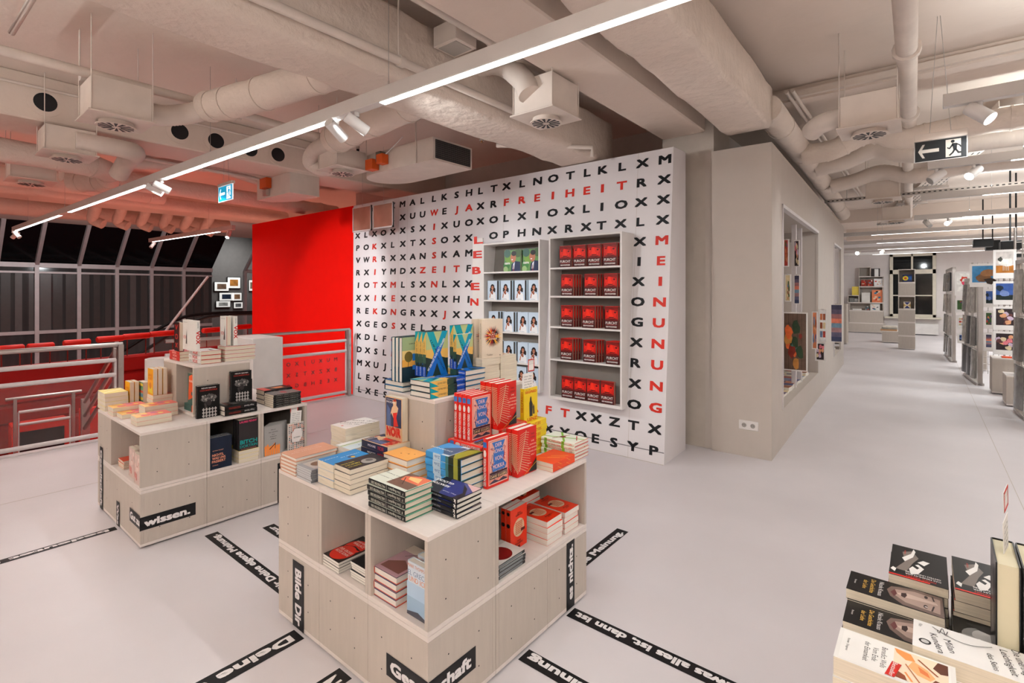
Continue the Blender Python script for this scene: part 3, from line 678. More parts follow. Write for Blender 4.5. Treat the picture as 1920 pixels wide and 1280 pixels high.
kind('disc', .125, .19, .0095, False, (150, 148, 150), [('r', .55, .08, .8, .3, (224, 176, 60)), ('r', .1, .5, .9, .9, (186, 176, 168)), ('c', .5, .65, .25, (120, 90, 70))], [('r', .1, 0, .9, 1, (96, 98, 104))], pages=mat((190, 190, 192), .3), cat='disc_case')
kind('bluepb', .125, .19, .034, False, (40, 134, 196), [('t', 'LEBEN', .3, .2, .05, WH, .4, 90), ('t', 'IM SUEDEN'.replace('UE', 'Ü'), .5, .65, .05, WH, .5, 90), ('c', .7, .6, .14, (40, 70, 110)), ('c', .75, .62, .08, (230, 180, 60))])
kind('blackyellow', .125, .19, .021, False, (42, 42, 44), [('c', .65, .62, .26, (150, 146, 140)), ('c', .6, .66, .13, (90, 88, 86)), ('t', 'WAS DER', .35, .2, .07, (236, 226, 70), .34, 90), ('t', 'HUND', .55, .25, .09, (236, 226, 70), .36, 90), ('t', 'WUSSTE', .75, .22, .06, (236, 226, 70), .34, 90)])
kind('script', .135, .205, .036, False, (236, 232, 228), [('t', 'Sind die', .5, .75, .06, BK, .6, 30), ('t', 'Menschen', .5, .52, .07, BK, .8, 30), ('t', 'noch da', .5, .34, .05, BK, .5, 30), ('c', .5, .12, .05, (214, 80, 40))])
kind('pale', .125, .19, .022, False, (206, 218, 226), [('r', 0, 0, .3, 1, (236, 234, 232)), ('r', .3, 0, .36, 1, (116, 160, 70)), ('r', .4, 0, .44, 1, (226, 214, 150)), ('t', 'Julia', .7, .5, .06, (60, 80, 110), .3, 90)], pages=PAGEW)
kind('pinkspot', .125, .19, .022, False, (226, 222, 214), [('c', .3, .35, .16, (232, 50, 100)), ('t', 'Kurz', .7, .6, .05, BK, .3, 90)])
NO = [('r', .02, .02, .98, .98, (206, 172, 134)), ('r', .05, .30, .95, .97, (40, 46, 76)), ('p', [(.1, .3), (.35, .3), (.3, .7), (.12, .8)], (70, 90, 130)), ('p', [(.45, .92), (.6, .97), (.68, .9), (.66, .82), (.78, .76), (.7, .6), (.62, .56), (.66, .44), (.76, .34), (.5, .34), (.5, .5), (.36, .62), (.3, .56), (.4, .74), (.48, .8)], (226, 190, 150)), ('p', [(.46, .62), (.72, .66), (.66, .52), (.78, .34), (.5, .30), (.5, .5)], (196, 36, 26)), ('p', [(.44, .9), (.6, .98), (.68, .92), (.6, .9)], (170, 50, 20)), ('t', 'MOORE', .34, .87, .045, WH, .5), ('t', 'CHRISTOPHER', .3, .93, .02, WH, .4), ('t', 'NOIR', .5, .18, .19, (190, 34, 24), .80, 0, .09)]
kind('noir', .13, .205, .034, False, (206, 172, 134), NO, [('r', 0, 0, 1, 1, (26, 30, 56)), ('t', 'NOIR', .5, .25, .55, RD, .22, -90), ('t', 'MOORE', .5, .6, .3, WH, .3, -90)])
kind('orange', .13, .17, .03, True, (232, 168, 92), [('c', .5, .6, .035, (120, 60, 20)), ('c', .62, .4, .03, (120, 60, 20)), ('c', .4, .75, .025, (120, 60, 20)), ('t', 'OST', .5, .5, .02, (160, 90, 40), .1, 90)], pages=PAGEW, inner=(150, 70, 34))
SEA = [('r', 0, .55, 1, 1, (70, 150, 210)), ('r', 0, .32, 1, .55, (210, 226, 236)), ('p', [(.1, .55), (.5, .8), (.9, .5), (.9, .36), (.1, .36)], (66, 96, 132)), ('r', 0, 0, 1, .34, (36, 52, 34)), ('p', [(0, .2), (.3, .34), (.8, .3), (1, .18), (1, .05), (0, .1)], (150, 154, 50)), ('t', 'DORNEN', .4, .8, .08, WH, .6, 90)]
kind('landscape', .14, .215, .03, True, (60, 150, 214), SEA, [('r', 0, 0, 1, .34, (30, 38, 26)), ('r', 0, .08, 1, .2, (150, 150, 60)), ('r', 0, .34, 1, .42, (60, 110, 110)), ('r', 0, .56, 1, .78, (196, 218, 236)), ('t', 'Zola', .5, .66, .4, (60, 110, 170), .15, 90)], inner=(30, 60, 50))
kind('weltmeister', .137, .225, .0225, True, (8, 9, 10), [('r', 0, 0, 1, 1, (222, 226, 212)), ('r', .12, .02, 1, .60, (110, 84, 72)), ('p', [(.5, .02), (.5, .5), (.75, .55), (1, .3), (1, .02)], (216, 110, 80)), ('p', [(.6, .1), (.65, .4), (.8, .45), (.9, .2)], (236, 196, 130)), ('l', (.3, .3), (.7, .5), .03, (60, 40, 34)), ('t', 'Der Weltmeister', .35, .82, .035, BK, .55, 90), ('t', 'Dirk Kegeppel', .6, .8, .035, BK, .5, 90)],
     [('t', 'WELTMEISTER DER', .5, .72, .42, (222, 222, 206), .40, 90, .0), ('r', .0, .485, 1, .49, (220, 220, 210)), ('t', 'Die Regulars', .5, .27, .42, (222, 222, 206), .32, 90, .0), ('t', 'F', .5, .05, .4, (222, 222, 206), None, 90)], inner=(70, 150, 120))
kind('reaktor', .137, .20, .0185, True, (10, 10, 16), [('r', 0, 0, 1, 1, (14, 14, 26)), ('p', [(.0, .15), (.0, .5), (.95, .8), (.98, .45), (.4, .12)], (36, 44, 110)), ('p', [(.3, 0), (.98, 0), (.98, .5), (.7, .2)], (66, 70, 130)), ('p', [(.62, 0), (.98, 0), (.98, .38)], (214, 176, 176)), ('t', 'GLÜCKS', .70, .83, .1, WH, .5, 90, .04), ('t', 'REAKTOR', .48, .80, .1, WH, .5, 90, .04), ('t', 'Max Wolf', .2, .35, .04, WH, .35, 90)],
     [('t', 'GLÜCKS', .5, .85, .5, WH, .2, 90), ('t', 'MAX WOLF', .5, .55, .3, (150, 150, 160), .25, 90), ('t', 'k', .5, .06, .8, WH, None, 90, .04)], pages=PAGEW)
ink = (240, 190, 176); BL = (52, 104, 176)
MK = [('r', .06, .05, .94, .95, ink), ('r', .09, .07, .91, .93, (206, 60, 44)), ('r', .11, .08, .89, .92, (232, 170, 156))]+[('l', (.14+.7*rj.random(), .12+.76*rj.random()), (.14+.7*rj.random(), .12+.76*rj.random()), .02, rj.choice([(190, 40, 30), (60, 70, 120), (240, 214, 204)])) for _ in range(40)]
MK += [('p', [(.2, .9), (.8, .9), (.68, .76), (.72, .72), (.3, .72), (.34, .76)], BL), ('p', [(.26, .62), (.3, .72), (.7, .72), (.76, .62), (.7, .5), (.28, .5)], BL), ('p', [(.3, .5), (.7, .5), (.86, .4), (.8, .31), (.24, .31), (.2, .4)], BL), ('t', 'DER', .5, .83, .075, ink, .3), ('t', 'MÖNCH', .5, .71, .075, ink, .52), ('t', 'VON', .5, .56, .085, ink, .34), ('t', 'MOKKA', .5, .40, .085, ink, .52), ('r', .1, .26, .9, .30, (60, 34, 44)), ('r', .1, .17, .9, .25, BK), ('t', 'DAVE EGGERS', .5, .21, .055, (240, 200, 160), .74), ('r', .1, .08, .9, .15, (226, 140, 120)), ('p', [(.1, .1), (.3, .15), (.5, .1), (.7, .15), (.9, .1), (.9, .08), (.1, .08)], (60, 50, 70))]
kind('mokka', .14, .215, .026, True, (210, 36, 24), MK, [('r', .1, .82, .9, .93, BL), ('c', .5, .70, .3, WH, 2), ('t', 'DER MÖNCH VON MOKKA', .5, .33, .5, WH, .55, 90, .04)], pages=PAGEW)
leaf = []
for i in range(17):
    a = i/16.0; bx, by = .14+.24*a, .18+.74*a
    leaf += [('l', (bx, by), (bx+.20+.24*math.sin(PI*min(1, a+.25)), by-.13+.10*a), .013, (214, 198, 160)), ('l', (bx, by), (max(-.01, bx-.26), by-.10+.06*a), .013, (214, 198, 160))]
leaf2 = [('l', (1, .1+.042*i), (0, .30+.032*i), .07, (214, 198, 160)) for i in range(20)]
kind('palm', .14, .215, .036, True, (206, 26, 16), [('l', (.1, .12), (.45, .95), .02, (214, 198, 160))]+leaf+[('p', [(.55, .02), (1, .02), (1, .0), (.98, .3)], (26, 24, 26))]+[('t', s_, .78, .84-.075*k, .032, (90, 24, 20) if k < 2 else (236, 190, 170), .05*len(s_)) for k, s_ in enumerate(('THEY', 'COULD', 'DIE', 'ZÄHMUNG', 'DES WINDES', 'ODER DIE', 'WELT'))]+[('l', (.3, .0), (.98, .2), .02, (230, 150, 40)), ('t', 'ein Roman', .6, .22, .02, WH, .2)], leaf2+[('t', 'DIE WELT', .5, .2, .2, (236, 150, 130), .2, 90)], pages=PAGEW)
kind('yellow', .115, .175, .026, False, (232, 200, 30), [('t', 'MIN SABER', .3, .95, .018, BK, .35), ('t', 'SIEGFRIED', .5, .88, .07, (206, 70, 20), .84, 0, .04), ('p', [(.4, .15), (.38, .55), (.42, .62), (.44, .7), (.5, .75), (.54, .7), (.55, .62), (.64, .5), (.62, .15)], (40, 36, 30)), ('p', [(.66, .2), (.64, .42), (.7, .5), (.76, .42), (.78, .2)], (60, 52, 40)), ('t', 'LENZ', .6, .07, .09, (206, 70, 20), .7, 0, .04)], [('t', 'SIEGFRIED', .5, .6, .5, (190, 60, 20), .6, 90, .02)])
kind('master', .135, .205, .0172, True, (232, 236, 222), [('l', (0, .3), (1, .8), .08, (130, 190, 60)), ('l', (.2, 1), (.7, 0), .07, (130, 190, 60)), ('l', (.1, .7), (.9, .5), .05, (150, 70, 60)), ('c', .5, .55, .12, (120, 60, 50)), ('l', (.4, .1), (.9, .3), .04, (190, 60, 50))], [('t', 'MEISTERKLASSE', .5, .62, .5, (190, 60, 50), .5, 90, .02), ('r', 0, .82, 1, .9, (130, 190, 60)), ('r', 0, .3, 1, .38, (130, 190, 60)), ('t', 'NY', .5, .12, .5, (190, 60, 50), .08, 90, .02)], inner=(200, 60, 60), pages=PAGEW)
kind('orangered', .13, .19, .02, False, (226, 72, 28), [('l', (.1, .2), (.6, .5), .05, (240, 150, 60)), ('l', (.1, .35), (.6, .65), .05, (240, 150, 60)), ('l', (.2, .5), (.8, .8), .05, (240, 120, 50))], [('l', (0, .2), (1, .4), .1, (240, 150, 60)), ('l', (0, .6), (1, .8), .1, (240, 150, 60))])
XX = [('r', 0, .38, 1, 1, (176, 186, 132)), ('r', 0, .38, 1, .6, (222, 176, 92)), ('p', [(0, .0), (1, 0), (1, .36), (.7, .42), (.4, .36), (0, .44)], (26, 44, 40)), ('p', [(.04, 1), (.34, 1), (.98, 0), (.68, 0)], (10, 96, 170)), ('p', [(.04, 1), (.34, 1), (.54, .7), (.38, .46)], (0, 146, 160)), ('p', [(.02, 0), (.3, 0), (.98, 1), (.72, 1)], (10, 92, 180)), ('p', [(.5, .66), (.70, .66), (.98, 1), (.72, 1)], (0, 140, 170)), ('t', 'MIT DER FAUST IN DIE WELT SCHLAGEN', .46, .48, .05, WH, .70, 55, .03), ('t', 'LUKAS', .36, .66, .05, BK, .3, -56), ('t', 'RIETZSCHEL', .68, .26, .045, BK, .34, -56)]
XS = [('r', 0, .5, 1, 1, (222, 176, 92)), ('r', 0, .3, 1, .5, (40, 70, 60)), ('r', 0, 0, 1, .22, (20, 70, 170)), ('p', [(0, .75), (1, 1), (0, 1)], (0, 146, 160)), ('t', 'MIT DER FAUST', .5, .62, .35, (70, 80, 60), .35, 90), ('t', 'SCHLAGEN', .5, .12, .3, WH, .2, 90)]
XB = [('r', 0, .7, 1, 1, (150, 170, 130)), ('r', 0, .5, 1, .7, (222, 196, 130)), ('r', 0, .34, 1, .5, (220, 160, 70)), ('r', .45, .46, 1, .62, (30, 110, 190)), ('r', .45, .26, 1, .36, (30, 110, 190)), ('r', .7, .18, .95, .32, (232, 232, 226)), ('l', (.25, .3), (.3, .6), .02, BK), ('c', .28, .56, .18, (96, 84, 40)), ('t', 'LUKAS RIETZSCHEL', .6, .85, .03, BK, .6)]
kind('teal', .145, .22, .026, True, (20, 40, 50), XX, XS, XB, pages=PAGEW, inner=(20, 110, 150))
kind('tealsmall', .12, .175, .022, False, (20, 40, 50), XX, XS, XB)
burst = []
for k in range(36):
    a = k*10*PI/180; r0 = .10; r1 = .38+.10*rj.random(); c = rj.choice([(40, 24, 30), (190, 60, 30), (224, 160, 50), (120, 20, 24)])
    burst.append(('p', [(.5+r0*math.cos(a-.12), .55+r0*.66*math.sin(a-.12)), (.5+.24*math.cos(a-.10), .55+.24*.66*math.sin(a-.10)), (.5+r1*math.cos(a), .55+r1*.66*math.sin(a)), (.5+.24*math.cos(a+.10), .55+.24*.66*math.sin(a+.10)), (.5+r0*math.cos(a+.12), .55+r0*.66*math.sin(a+.12))], c))
kind('burst', .14, .205, .03, False, (222, 206, 186), burst+[('c', .5, .55, .13, (150, 30, 26)), ('t', 'EIN', .5, .66, .025, CR, .1), ('t', 'PLATZ', .5, .60, .05, CR, .4), ('t', 'an der', .5, .545, .025, CR, .15), ('t', 'SONNE', .5, .49, .05, CR, .42), ('t', 'Tinkler', .35, .08, .045, (150, 130, 110), .3), ('t', 'n', .85, .06, .05, BK)], [('t', 'EIN PLATZ AN DER SONNE', .5, .7, .2, (120, 100, 90), .4, 90)])
kind('circle', .125, .19, .0275, False, (226, 52, 20), [('c', .5, .5, .33, (226, 196, 160))]+[('l', (.28, .36+.045*k), (.72, .36+.045*k), .018, (200, 70, 30)) for k in range(7)]+[('l', (.32+.06*k, .35), (.32+.06*k, .65), .015, (200, 70, 30)) for k in range(7)]+[('t', 'DAVE', .5, .86, .03, BK, .2), ('t', 'CIRCLE', .5, .81, .045, BK, .42), ('t', 'DAVE', .5, .19, .03, BK, .2), ('t', 'EGGERS', .5, .13, .045, BK, .46), ('r', .62, .38, .86, .45, (90, 20, 14)), ('r', .42, .02, .56, .07, (90, 20, 14))], [('c', .5, .62, .35, BK), ('c', .5, .9, .3, BK)], pages=PAGEW)
kind('dvd', .135, .19, .0145, False, (28, 28, 30), [('r', 0, 0, 1, 1, (226, 220, 214)), ('c', .45, .5, .4, (120, 20, 18)), ('r', .8, 0, 1, 1, (200, 196, 190))], [('r', .2, .1, .8, .9, (120, 124, 126))], pages=mat((90, 92, 94), .3), cat='disc_case')
kind('elgreco', .12, .195, .03, True, (206, 216, 226), [('r', 0, .35, 1, .62, (176, 200, 222)), ('r', 0, .0, 1, .35, (150, 176, 200)), ('t', 'MARK THOMPSON', .5, .93, .06, (196, 120, 90), .92), ('t', 'EL GRECO', .5, .80, .09, (120, 140, 166), .9), ('t', 'UND ICH', .5, .69, .09, (206, 130, 96), .8), ('p', [(0, .06), (.5, .12), (1, .03), (1, 0), (0, 0)], (60, 60, 70))], pages=PAGEW)
kind('darksea', .138, .20, .028, True, (196, 84, 60), [('r', .02, 0, 1, 1, (176, 140, 150)), ('p', [(.1, .3), (.5, .5), (.9, .35), (.9, .1), (.1, .1)], (110, 66, 60)), ('r', 0, .75, 1, 1, (222, 206, 190)), ('l', (.3, .6), (.6, .8), .02, BK)], pages=PAGEW, inner=(40, 50, 80))
kind('navywhite', .112, .21, .02, True, (36, 50, 90), [('r', .0, .5, 1, 1, (220, 214, 200)), ('t', 'Nachmittag in Neapel', .5, .75, .06, (180, 60, 50), .8), ('r', .0, .3, 1, .5, (40, 60, 110))], pages=PAGEW)
kind('wallace', .127, .20, .0113, False, (20, 18, 20), [('c', .5, .6, .42, (206, 40, 24)), ('p', [(.1, .5), (.5, .62), (.95, .56), (.6, .52)], BK), ('t', 'DAVID FOSTER', .5, .79, .055, WH, .62), ('t', 'WALLACE', .5, .70, .075, WH, .6), ('c', .5, .3, .44, (206, 40, 24)), ('t', 'DER GROSSE', .5, .38, .07, WH, .7), ('t', 'ROTE SOHN', .5, .28, .08, WH, .7)], pages=PAGEW)
kind('blackthin', .127, .20, .011, False, (16, 16, 18), [], pages=PAGEW)
# left table kinds
Z = []
for k in range(5):
    for j in range(3): cx_, cy_ = .28+.13*k, .06+.1*j; Z += [('p', [(cx_-.055, cy_), (cx_, cy_+.05), (cx_+.055, cy_), (cx_, cy_-.05)], WH), ('p', [(cx_-.033, cy_), (cx_, cy_+.03), (cx_+.033, cy_), (cx_, cy_-.03)], BK), ('p', [(cx_-.016, cy_), (cx_, cy_+.015), (cx_+.016, cy_), (cx_, cy_-.015)], WH)]
hair = [('c', .52+.36*math.cos(k*2.4)*(k/60)**.5, .60+.12*math.sin(k*2.4)*(k/60)**.5, .035+.02*math.sin(k*1.7), [(140, 136, 132), (84, 82, 80), (110, 106, 104), (60, 58, 58)][k % 4]) for k in range(60)]
kind('portrait', .14, .215, .033, True, (7, 7, 8), hair+[('c', .52, .46, .11, (46, 42, 42), 1.3), ('p', [(.3, .0), (.36, .3), (.3, .45), (.38, .47), (.46, .3), (.44, 0)], (60, 56, 56))]+Z+[('t', 'NEGAR DJAVADI', .5, .93, .035, WH, .62), ('t', 'DESORIENTALE', .5, .86, .045, (170, 50, 40), .74)], [('t', 'DESORIENTALE', .5, .7, .35, (150, 50, 40), .35, 90), ('t', 'Negar Djavadi', .5, .25, .3, (190, 190, 190), .3, 90)], pages=PAGEW)
VX = [('p', [(.55, .2), (.72, .7), (.78, .2)], (90, 84, 82)), ('p', [(.62, .25), (.72, .6), (.74, .25)], (60, 30, 28)), ('t', 'VOX', .4, .42, .11, (206, 50, 40), .5), ('t', 'CHRISTINA DALCHER', .5, .92, .025, (120, 116, 112), .6)]
kind('vox', .135, .21, .029, True, (236, 232, 226), VX, [('t', 'VOX', .5, .45, .75, (200, 30, 26), .42, -90, .04), ('t', 'CHRISTINA', .5, .85, .3, (150, 150, 150), .2, -90)], pages=PAGES, inner=(196, 40, 30))
kind('voxdark', .135, .21, .03, True, (24, 16, 18), [('t', 'V', .5, .82, .16, (206, 50, 40), .5, 0, .04), ('t', 'O', .5, .5, .18, (206, 50, 40), .55, 0, .04), ('t', 'X', .5, .2, .16, (206, 50, 40), .5, 0, .04)], [('t', 'VOX', .5, .5, .7, (206, 50, 40), .4, -90, .04)], pages=PAGES, inner=(196, 40, 30))
kind('voxred', .13, .205, .022, False, (200, 44, 34), [], [('t', 'VOX', .5, .5, .6, (240, 200, 190), .4, 90, .04)])
kind('amber', .12, .185, .026, False, (236, 168, 30), [('p', [(.1, .1), (.9, .05), (.8, .3), (.2, .35)], (226, 214, 60)), ('t', 'LANGE', .5, .75, .1, (190, 80, 20), .7), ('t', 'KUNST', .5, .62, .1, (190, 80, 20), .7), ('c', .5, .35, .2, (206, 120, 30))], [('t', 'LANG', .5, .6, .5, (170, 60, 20), .5, 90)])
kind('stripe', .12, .18, .034, False, (120, 150, 130), [('r', 0, .14*k, 1, .14*k+.1, c) for k, c in enumerate([(120, 60, 80), (60, 130, 90), (230, 200, 60), (70, 130, 170), (210, 90, 60), (100, 160, 110), (226, 200, 70)])])
kind('mosaic', .12, .195, .026, False, (236, 232, 222), [('r', rj.uniform(0, .85), rj.uniform(0, .9), 0, 0, (0, 0, 0)) for _ in range(0)]+[('c', .1+.8*rj.random(), .05+.9*rj.random(), .07, rj.choice([(226, 170, 40), (90, 120, 170), (90, 150, 90), (226, 120, 60)])) for _ in range(34)]+[('t', 'SEIN', .5, .7, .1, (40, 60, 110), .8)])
kind('pinktop', .13, .19, .028, False, (232, 120, 110), [('r', .0, .0, 1, .4, (240, 190, 90)), ('c', .3, .6, .16, (190, 110, 150)), ('c', .7, .3, .2, (226, 90, 80)), ('c', .6, .75, .12, (240, 220, 110)), ('l', (.1, .1), (.8, .4), .06, (200, 80, 90))])
kind('palepages', .135, .20, .027, False, (226, 206, 60), [('l', (0, .2), (1, .8), .1, (240, 230, 150))])
kind('canyon', .135, .21, .024, False, (60, 96, 90), [('p', [(.1, .1), (.2, .9), (.6, .98), (.95, .8), (.8, .55), (.9, .3), (.6, .2)], (222, 86, 34)), ('t', 'RARE', .5, .75, .07, WH, .5), ('c', .6, .35, .1, (40, 80, 90))], [('r', 0, .2, 1, .35, (200, 90, 50))])
kind('pattern', .135, .21, .0152, False, (10, 10, 11), [('l', (.1*k, 0), (.1*k+.1, 1), .03, WH) for k in range(10)]+[('p', [(.2, .45), (.5, .62), (.8, .5), (.5, .4)], (196, 60, 70))], [('t', 'KUNST UND LIEBE', .5, .5, .3, (150, 150, 140), .8, 90)])
kind('darkthick', .14, .215, .035, True, (11, 11, 13), [('p', [(.3, .2), (.3, .5), (.7, .6), (.7, .2)], (220, 140, 90)), ('r', 0, .75, 1, 1, (222, 80, 70))], [('r', .2, .2, .8, .5, (90, 80, 80)), ('t', 'NACHT', .5, .75, .5, (130, 120, 120), .3, 90)])
kind('nichts', .135, .21, .022, True, (16, 26, 44), [('t', 'BETTINA WILPERT', .37, .58, .026, (230, 160, 130), .5), ('t', 'NICHTS,', .36, .44, .07, (226, 150, 120), .52, 0, .04), ('t', 'WAS UNS', .4, .34, .07, (226, 150, 120), .6, 0, .04), ('t', 'PASSIERT', .4, .24, .07, (226, 150, 120), .62, 0, .04), ('t', 'ROMAN', .24, .12, .025, (226, 150, 120), .24)], pages=PAGEW)
kind('bitch', .13, .21, .03, False, (38, 34, 36), [('t', 'LAURIE PENNY', .48, .93, .06, (226, 60, 110), .88, 0, .04), ('t', 'BITCH', .5, .27, .12, (0, 150, 150), .86, 0, .04), ('t', 'DOKTRIN', .5, .13, .085, (0, 150, 150), .88, 0, .02), ('t', 'Gender Macht Sehnsucht', .5, .04, .025, (200, 110, 90), .8)])
fing = [('p', [(.05+.12*k, 0), (.03+.12*k, .3+.05*math.sin(k*2)), (.1+.12*k, .36+.05*math.sin(k*2)), (.15+.12*k, .3), (.14+.12*k, 0)], (240, 140, 60)) for k in range(7)]
kind('grey', .133, .21, .016, True, (160, 158, 156), fing+[('t', 'Wo im', .5, .86, .03, BK, .25), ('t', 'das Lächeln', .5, .78, .03, BK, .5), ('t', 'des', .5, .70, .03, BK, .15), ('t', 'Zahmen', .5, .63, .03, BK, .35), ('t', 'Affen', .5, .55, .03, BK, .3), ('l', (.3, .2), (.6, .36), .04, BK), ('l', (.6, .2), (.62, .4), .03, BK)], pages=PAGEW)
tri = []
for k in range(9):
    for j in range(14): tri.append(('p', [(.02+.11*k, .01+.07*j), (.11+.11*k, .01+.07*j), (.05+.11*k, .07+.07*j)], rj.choice([BK, (222, 120, 90), (150, 140, 136), BK])))
kind('triangles', .125, .195, .02, False, (236, 228, 222), tri+[('p', [(.2, .3), (.15, .6), (.4, .8), (.8, .75), (.85, .45), (.6, .25)], (238, 230, 226)), ('t', 'ROMAN', .5, .45, .05, (60, 60, 60), .4)])
kind('redthin', .12, .185, .009, False, (206, 70, 40), [('r', 0, .3, 1, .7, (226, 140, 110))])
kind('floral', .12, .185, .02, False, (206, 180, 170), [('c', .2+.6*rj.random(), .1+.8*rj.random(), .12, rj.choice([(230, 210, 200), (190, 110, 100), (220, 190, 180)])) for _ in range(14)], [('r', 0, 0, 1, 1, (150, 80, 60))])
# wall shelf kinds
FU = [('c', .5, .62, .46, (214, 34, 20), 1.1), ('p', [(0, .42), (.3, .5), (.5, .44), (.72, .5), (1, .42), (1, .36), (0, .36)], (120, 18, 16)), ('r', 0, 0, 1, .38, (66, 16, 18)), ('p', [(0, .98), (1, .98), (1, .86), (.6, .84), (.3, .88), (0, .84)], (110, 16, 14)), ('p', [(0, .86), (.26, .8), (.36, .86), (.3, .9), (0, .92)], (130, 18, 14)), ('p', [(.62, .84), (.9, .78), (1, .84), (1, .88), (.7, .9)], (130, 18, 14)), ('c', .2, .77, .08, (90, 12, 12), .7), ('c', .78, .74, .09, (90, 12, 12), .7), ('p', [(.36, .84), (.3, .6), (.26, .54), (.38, .5), (.6, .5), (.7, .56), (.58, .66), (.5, .84)], (232, 44, 22)), ('p', [(.26, .54), (.38, .48), (.62, .48), (.72, .56), (.6, .53), (.38, .54)], (90, 12, 12)), ('p', [(.22, .42), (.5, .46), (.86, .42), (.5, .40)], (80, 10, 10)), ('l', (.12, .6), (.2, .42), .03, (130, 16, 14)), ('l', (.9, .66), (.84, .42), .03, (130, 16, 14)), ('t', 'FURCHT', .5, .27, .11, WH, .86, 0, .02), ('t', 'TRUMP IM WEISSEN HAUS', .5, .185, .025, (214, 90, 80), .8), ('t', 'BOB WOODWARD', .5, .10, .06, WH, .8, 0, .04)]
kind('furcht', .14, .215, .03, True, (178, 24, 16), FU, [('r', 0, 0, 1, 1, (70, 14, 14)), ('t', 'FURCHT', .5, .6, .5, WH, .3, 90)], pages=mat((150, 136, 120), .8, var=.08, scale=9, stretch=(1, 1, 40)))
SK = (178, 112, 84)
MI = [('c', .52, .66, .2, (26, 24, 28), 1.2), ('c', .38, .56, .13, (26, 24, 28)), ('c', .68, .54, .15, (26, 24, 28)), ('c', .32, .48, .08, (26, 24, 28)), ('c', .74, .46, .09, (26, 24, 28)), ('c', .52, .62, .12, SK, 1.35), ('r', .46, .40, .58, .56, SK), ('p', [(.18, .0), (.2, .26), (.34, .36), (.5, .30), (.66, .38), (.84, .3), (.88, 0)], (238, 238, 240)), ('c', .4, .4, .09, (150, 84, 60)), ('c', .5, .34, .09, (150, 84, 60)), ('p', [(.2, .12), (.26, .3), (.36, .38), (.34, .28), (.28, .1)], SK), ('l', (.47, .575), (.57, .575), .02, WH), ('t', 'BECOMING', .45, .05, .03, (120, 130, 150), .4)]
kind('bluewoman', .145, .22, .034, True, (196, 212, 228), MI, [('r', 0, 0, 1, 1, (206, 212, 218))], pages=mat((90, 82, 76), .7))
OBA = [('c', .15, .3, .2, (60, 120, 60)), ('c', .3, .6, .22, (110, 150, 60)), ('c', .2, .85, .2, (60, 96, 84)), ('c', .85, .85, .2, (70, 96, 60)), ('c', .1, .1, .14, (150, 180, 120)), ('p', [(.42, 0), (.46, .34), (.66, .48), (.98, .44), (.99, 0)], (28, 40, 76)), ('p', [(.52, .1), (.56, .36), (.66, .44), (.62, .1)], (222, 226, 236)), ('p', [(.55, .0), (.57, .26), (.6, .3), (.61, 0)], (120, 40, 60)), ('c', .56, .64, .17, SK, 1.3), ('c', .6, .84, .15, (36, 32, 34), .8), ('c', .5, .55, .05, WH, .5), ('t', 'OBAMA', .2, .38, .09, WH, .34, 0, .04)]
kind('greenphoto', .235, .235, .028, True, (96, 140, 76), OBA, pages=PAGEW)

TW = 'on near table'; LT = 'on left table'
z0 = .7005
pile('tan', 5, at(553.5, 893.5, z0), 0, 'tan covered hardcover', 'at left end of near table')
pile('disc', 6, at(585.8, 907.5, z0)+V((-.012, 0, 0)), 180, 'thin grey case', 'at near table edge', joff=.003)
pile('bluepb', 3, at(625, 916.7, z0), 0, 'bright blue paperback', 'beside black and yellow pile')
pile('blackyellow', 5, at(656.7, 929, z0), 0, 'black paperback with yellow lettering', 'on near table')
pile('script', 4, V((-2.265, 1.45, z0)), 0, 'white paperback with black script', 'far on near table', t=.0385)
pile('pale', 4, V((-2.135, 1.392, z0)), 0, 'pale blue striped paperback', 'mid near table')
pile('pinkspot', 4, V((-2.115, 1.60, z0)), 0, 'white paperback with pink spot', 'mid near table')
pile('noir', 4, V((-1.909, 1.44, z0)), 90, 'navy spined paperback', 'under the standing pin-up cover', t=.033)
row('noir', 1, V((-1.92, 1.532, z0+4*.0333+.0006)), '-Y', (0, 0, 0), 'standing paperback with red dressed woman', 'on navy pile')
pile('orange', 4, V((-1.724, 1.402, z0)), 270, 'light orange hardcover', 'behind black spined pile')
pile('weltmeister', 5, at(759.2, 980, z0), 90, 'black spined pale hardcover', 'at near table front edge')
pile('reaktor', 4, at(855.8, 974, z0), 90, 'night sky hardcover', 'at near table corner')
p = at(864, 863.5, z0+5*.03); pile('landscape', 5, V((p.x, p.y, z0)), 90, 'blue landscape hardcover', 'mid near table', jit=2)
row('mokka', 1, at(913.3, 917.5, z0), '+X', (0, 0, 0), 'lone red hardcover with blue title panel standing', 'at table edge', yaw=-2)
pa = at(913.3, 917.5, z0)
pile('mokka', 6, V((-1.52, 1.655, z0)), 90, 'red ornate hardcover', 'under row of same red books', jit=1.5)
zz = z0+6*.0263+.0005
p = V((-1.60, 1.667, zz)); row('mokka', 4, p, '+X', (-.0285, 0, 0), 'standing red hardcover with blue title panel', 'of upper row', yaw=-1)
p = at(970.5, 896, z0); row('palm', 2, p, '+X', (-.039, .002, 0), 'standing red hardcover with palm leaf', 'in front pair', yaw=-1)
p2 = V((-1.565, 1.812, z0)); pile('palm', 6, V((-1.556, 1.812, z0)), 180, 'red palm leaf hardcover', 'under the three standing ones', t=.0322)
row('palm', 3, V((p2.x, p2.y, z0+6*.0325+.0006)), '+X', (-.039, 0, 0), 'standing red palm leaf hardcover', 'of back row', yaw=-1)
pile('yellow', 6, V((-1.565, 2.04, z0)), 180, 'yellow paperback', 'under the standing yellow one', t=.0288)
row('yellow', 1, V((-1.582, 2.04, z0+6*.0291+.0006)), '+X', (0, 0, 0), 'standing yellow paperback with two figures', 'beside red row')
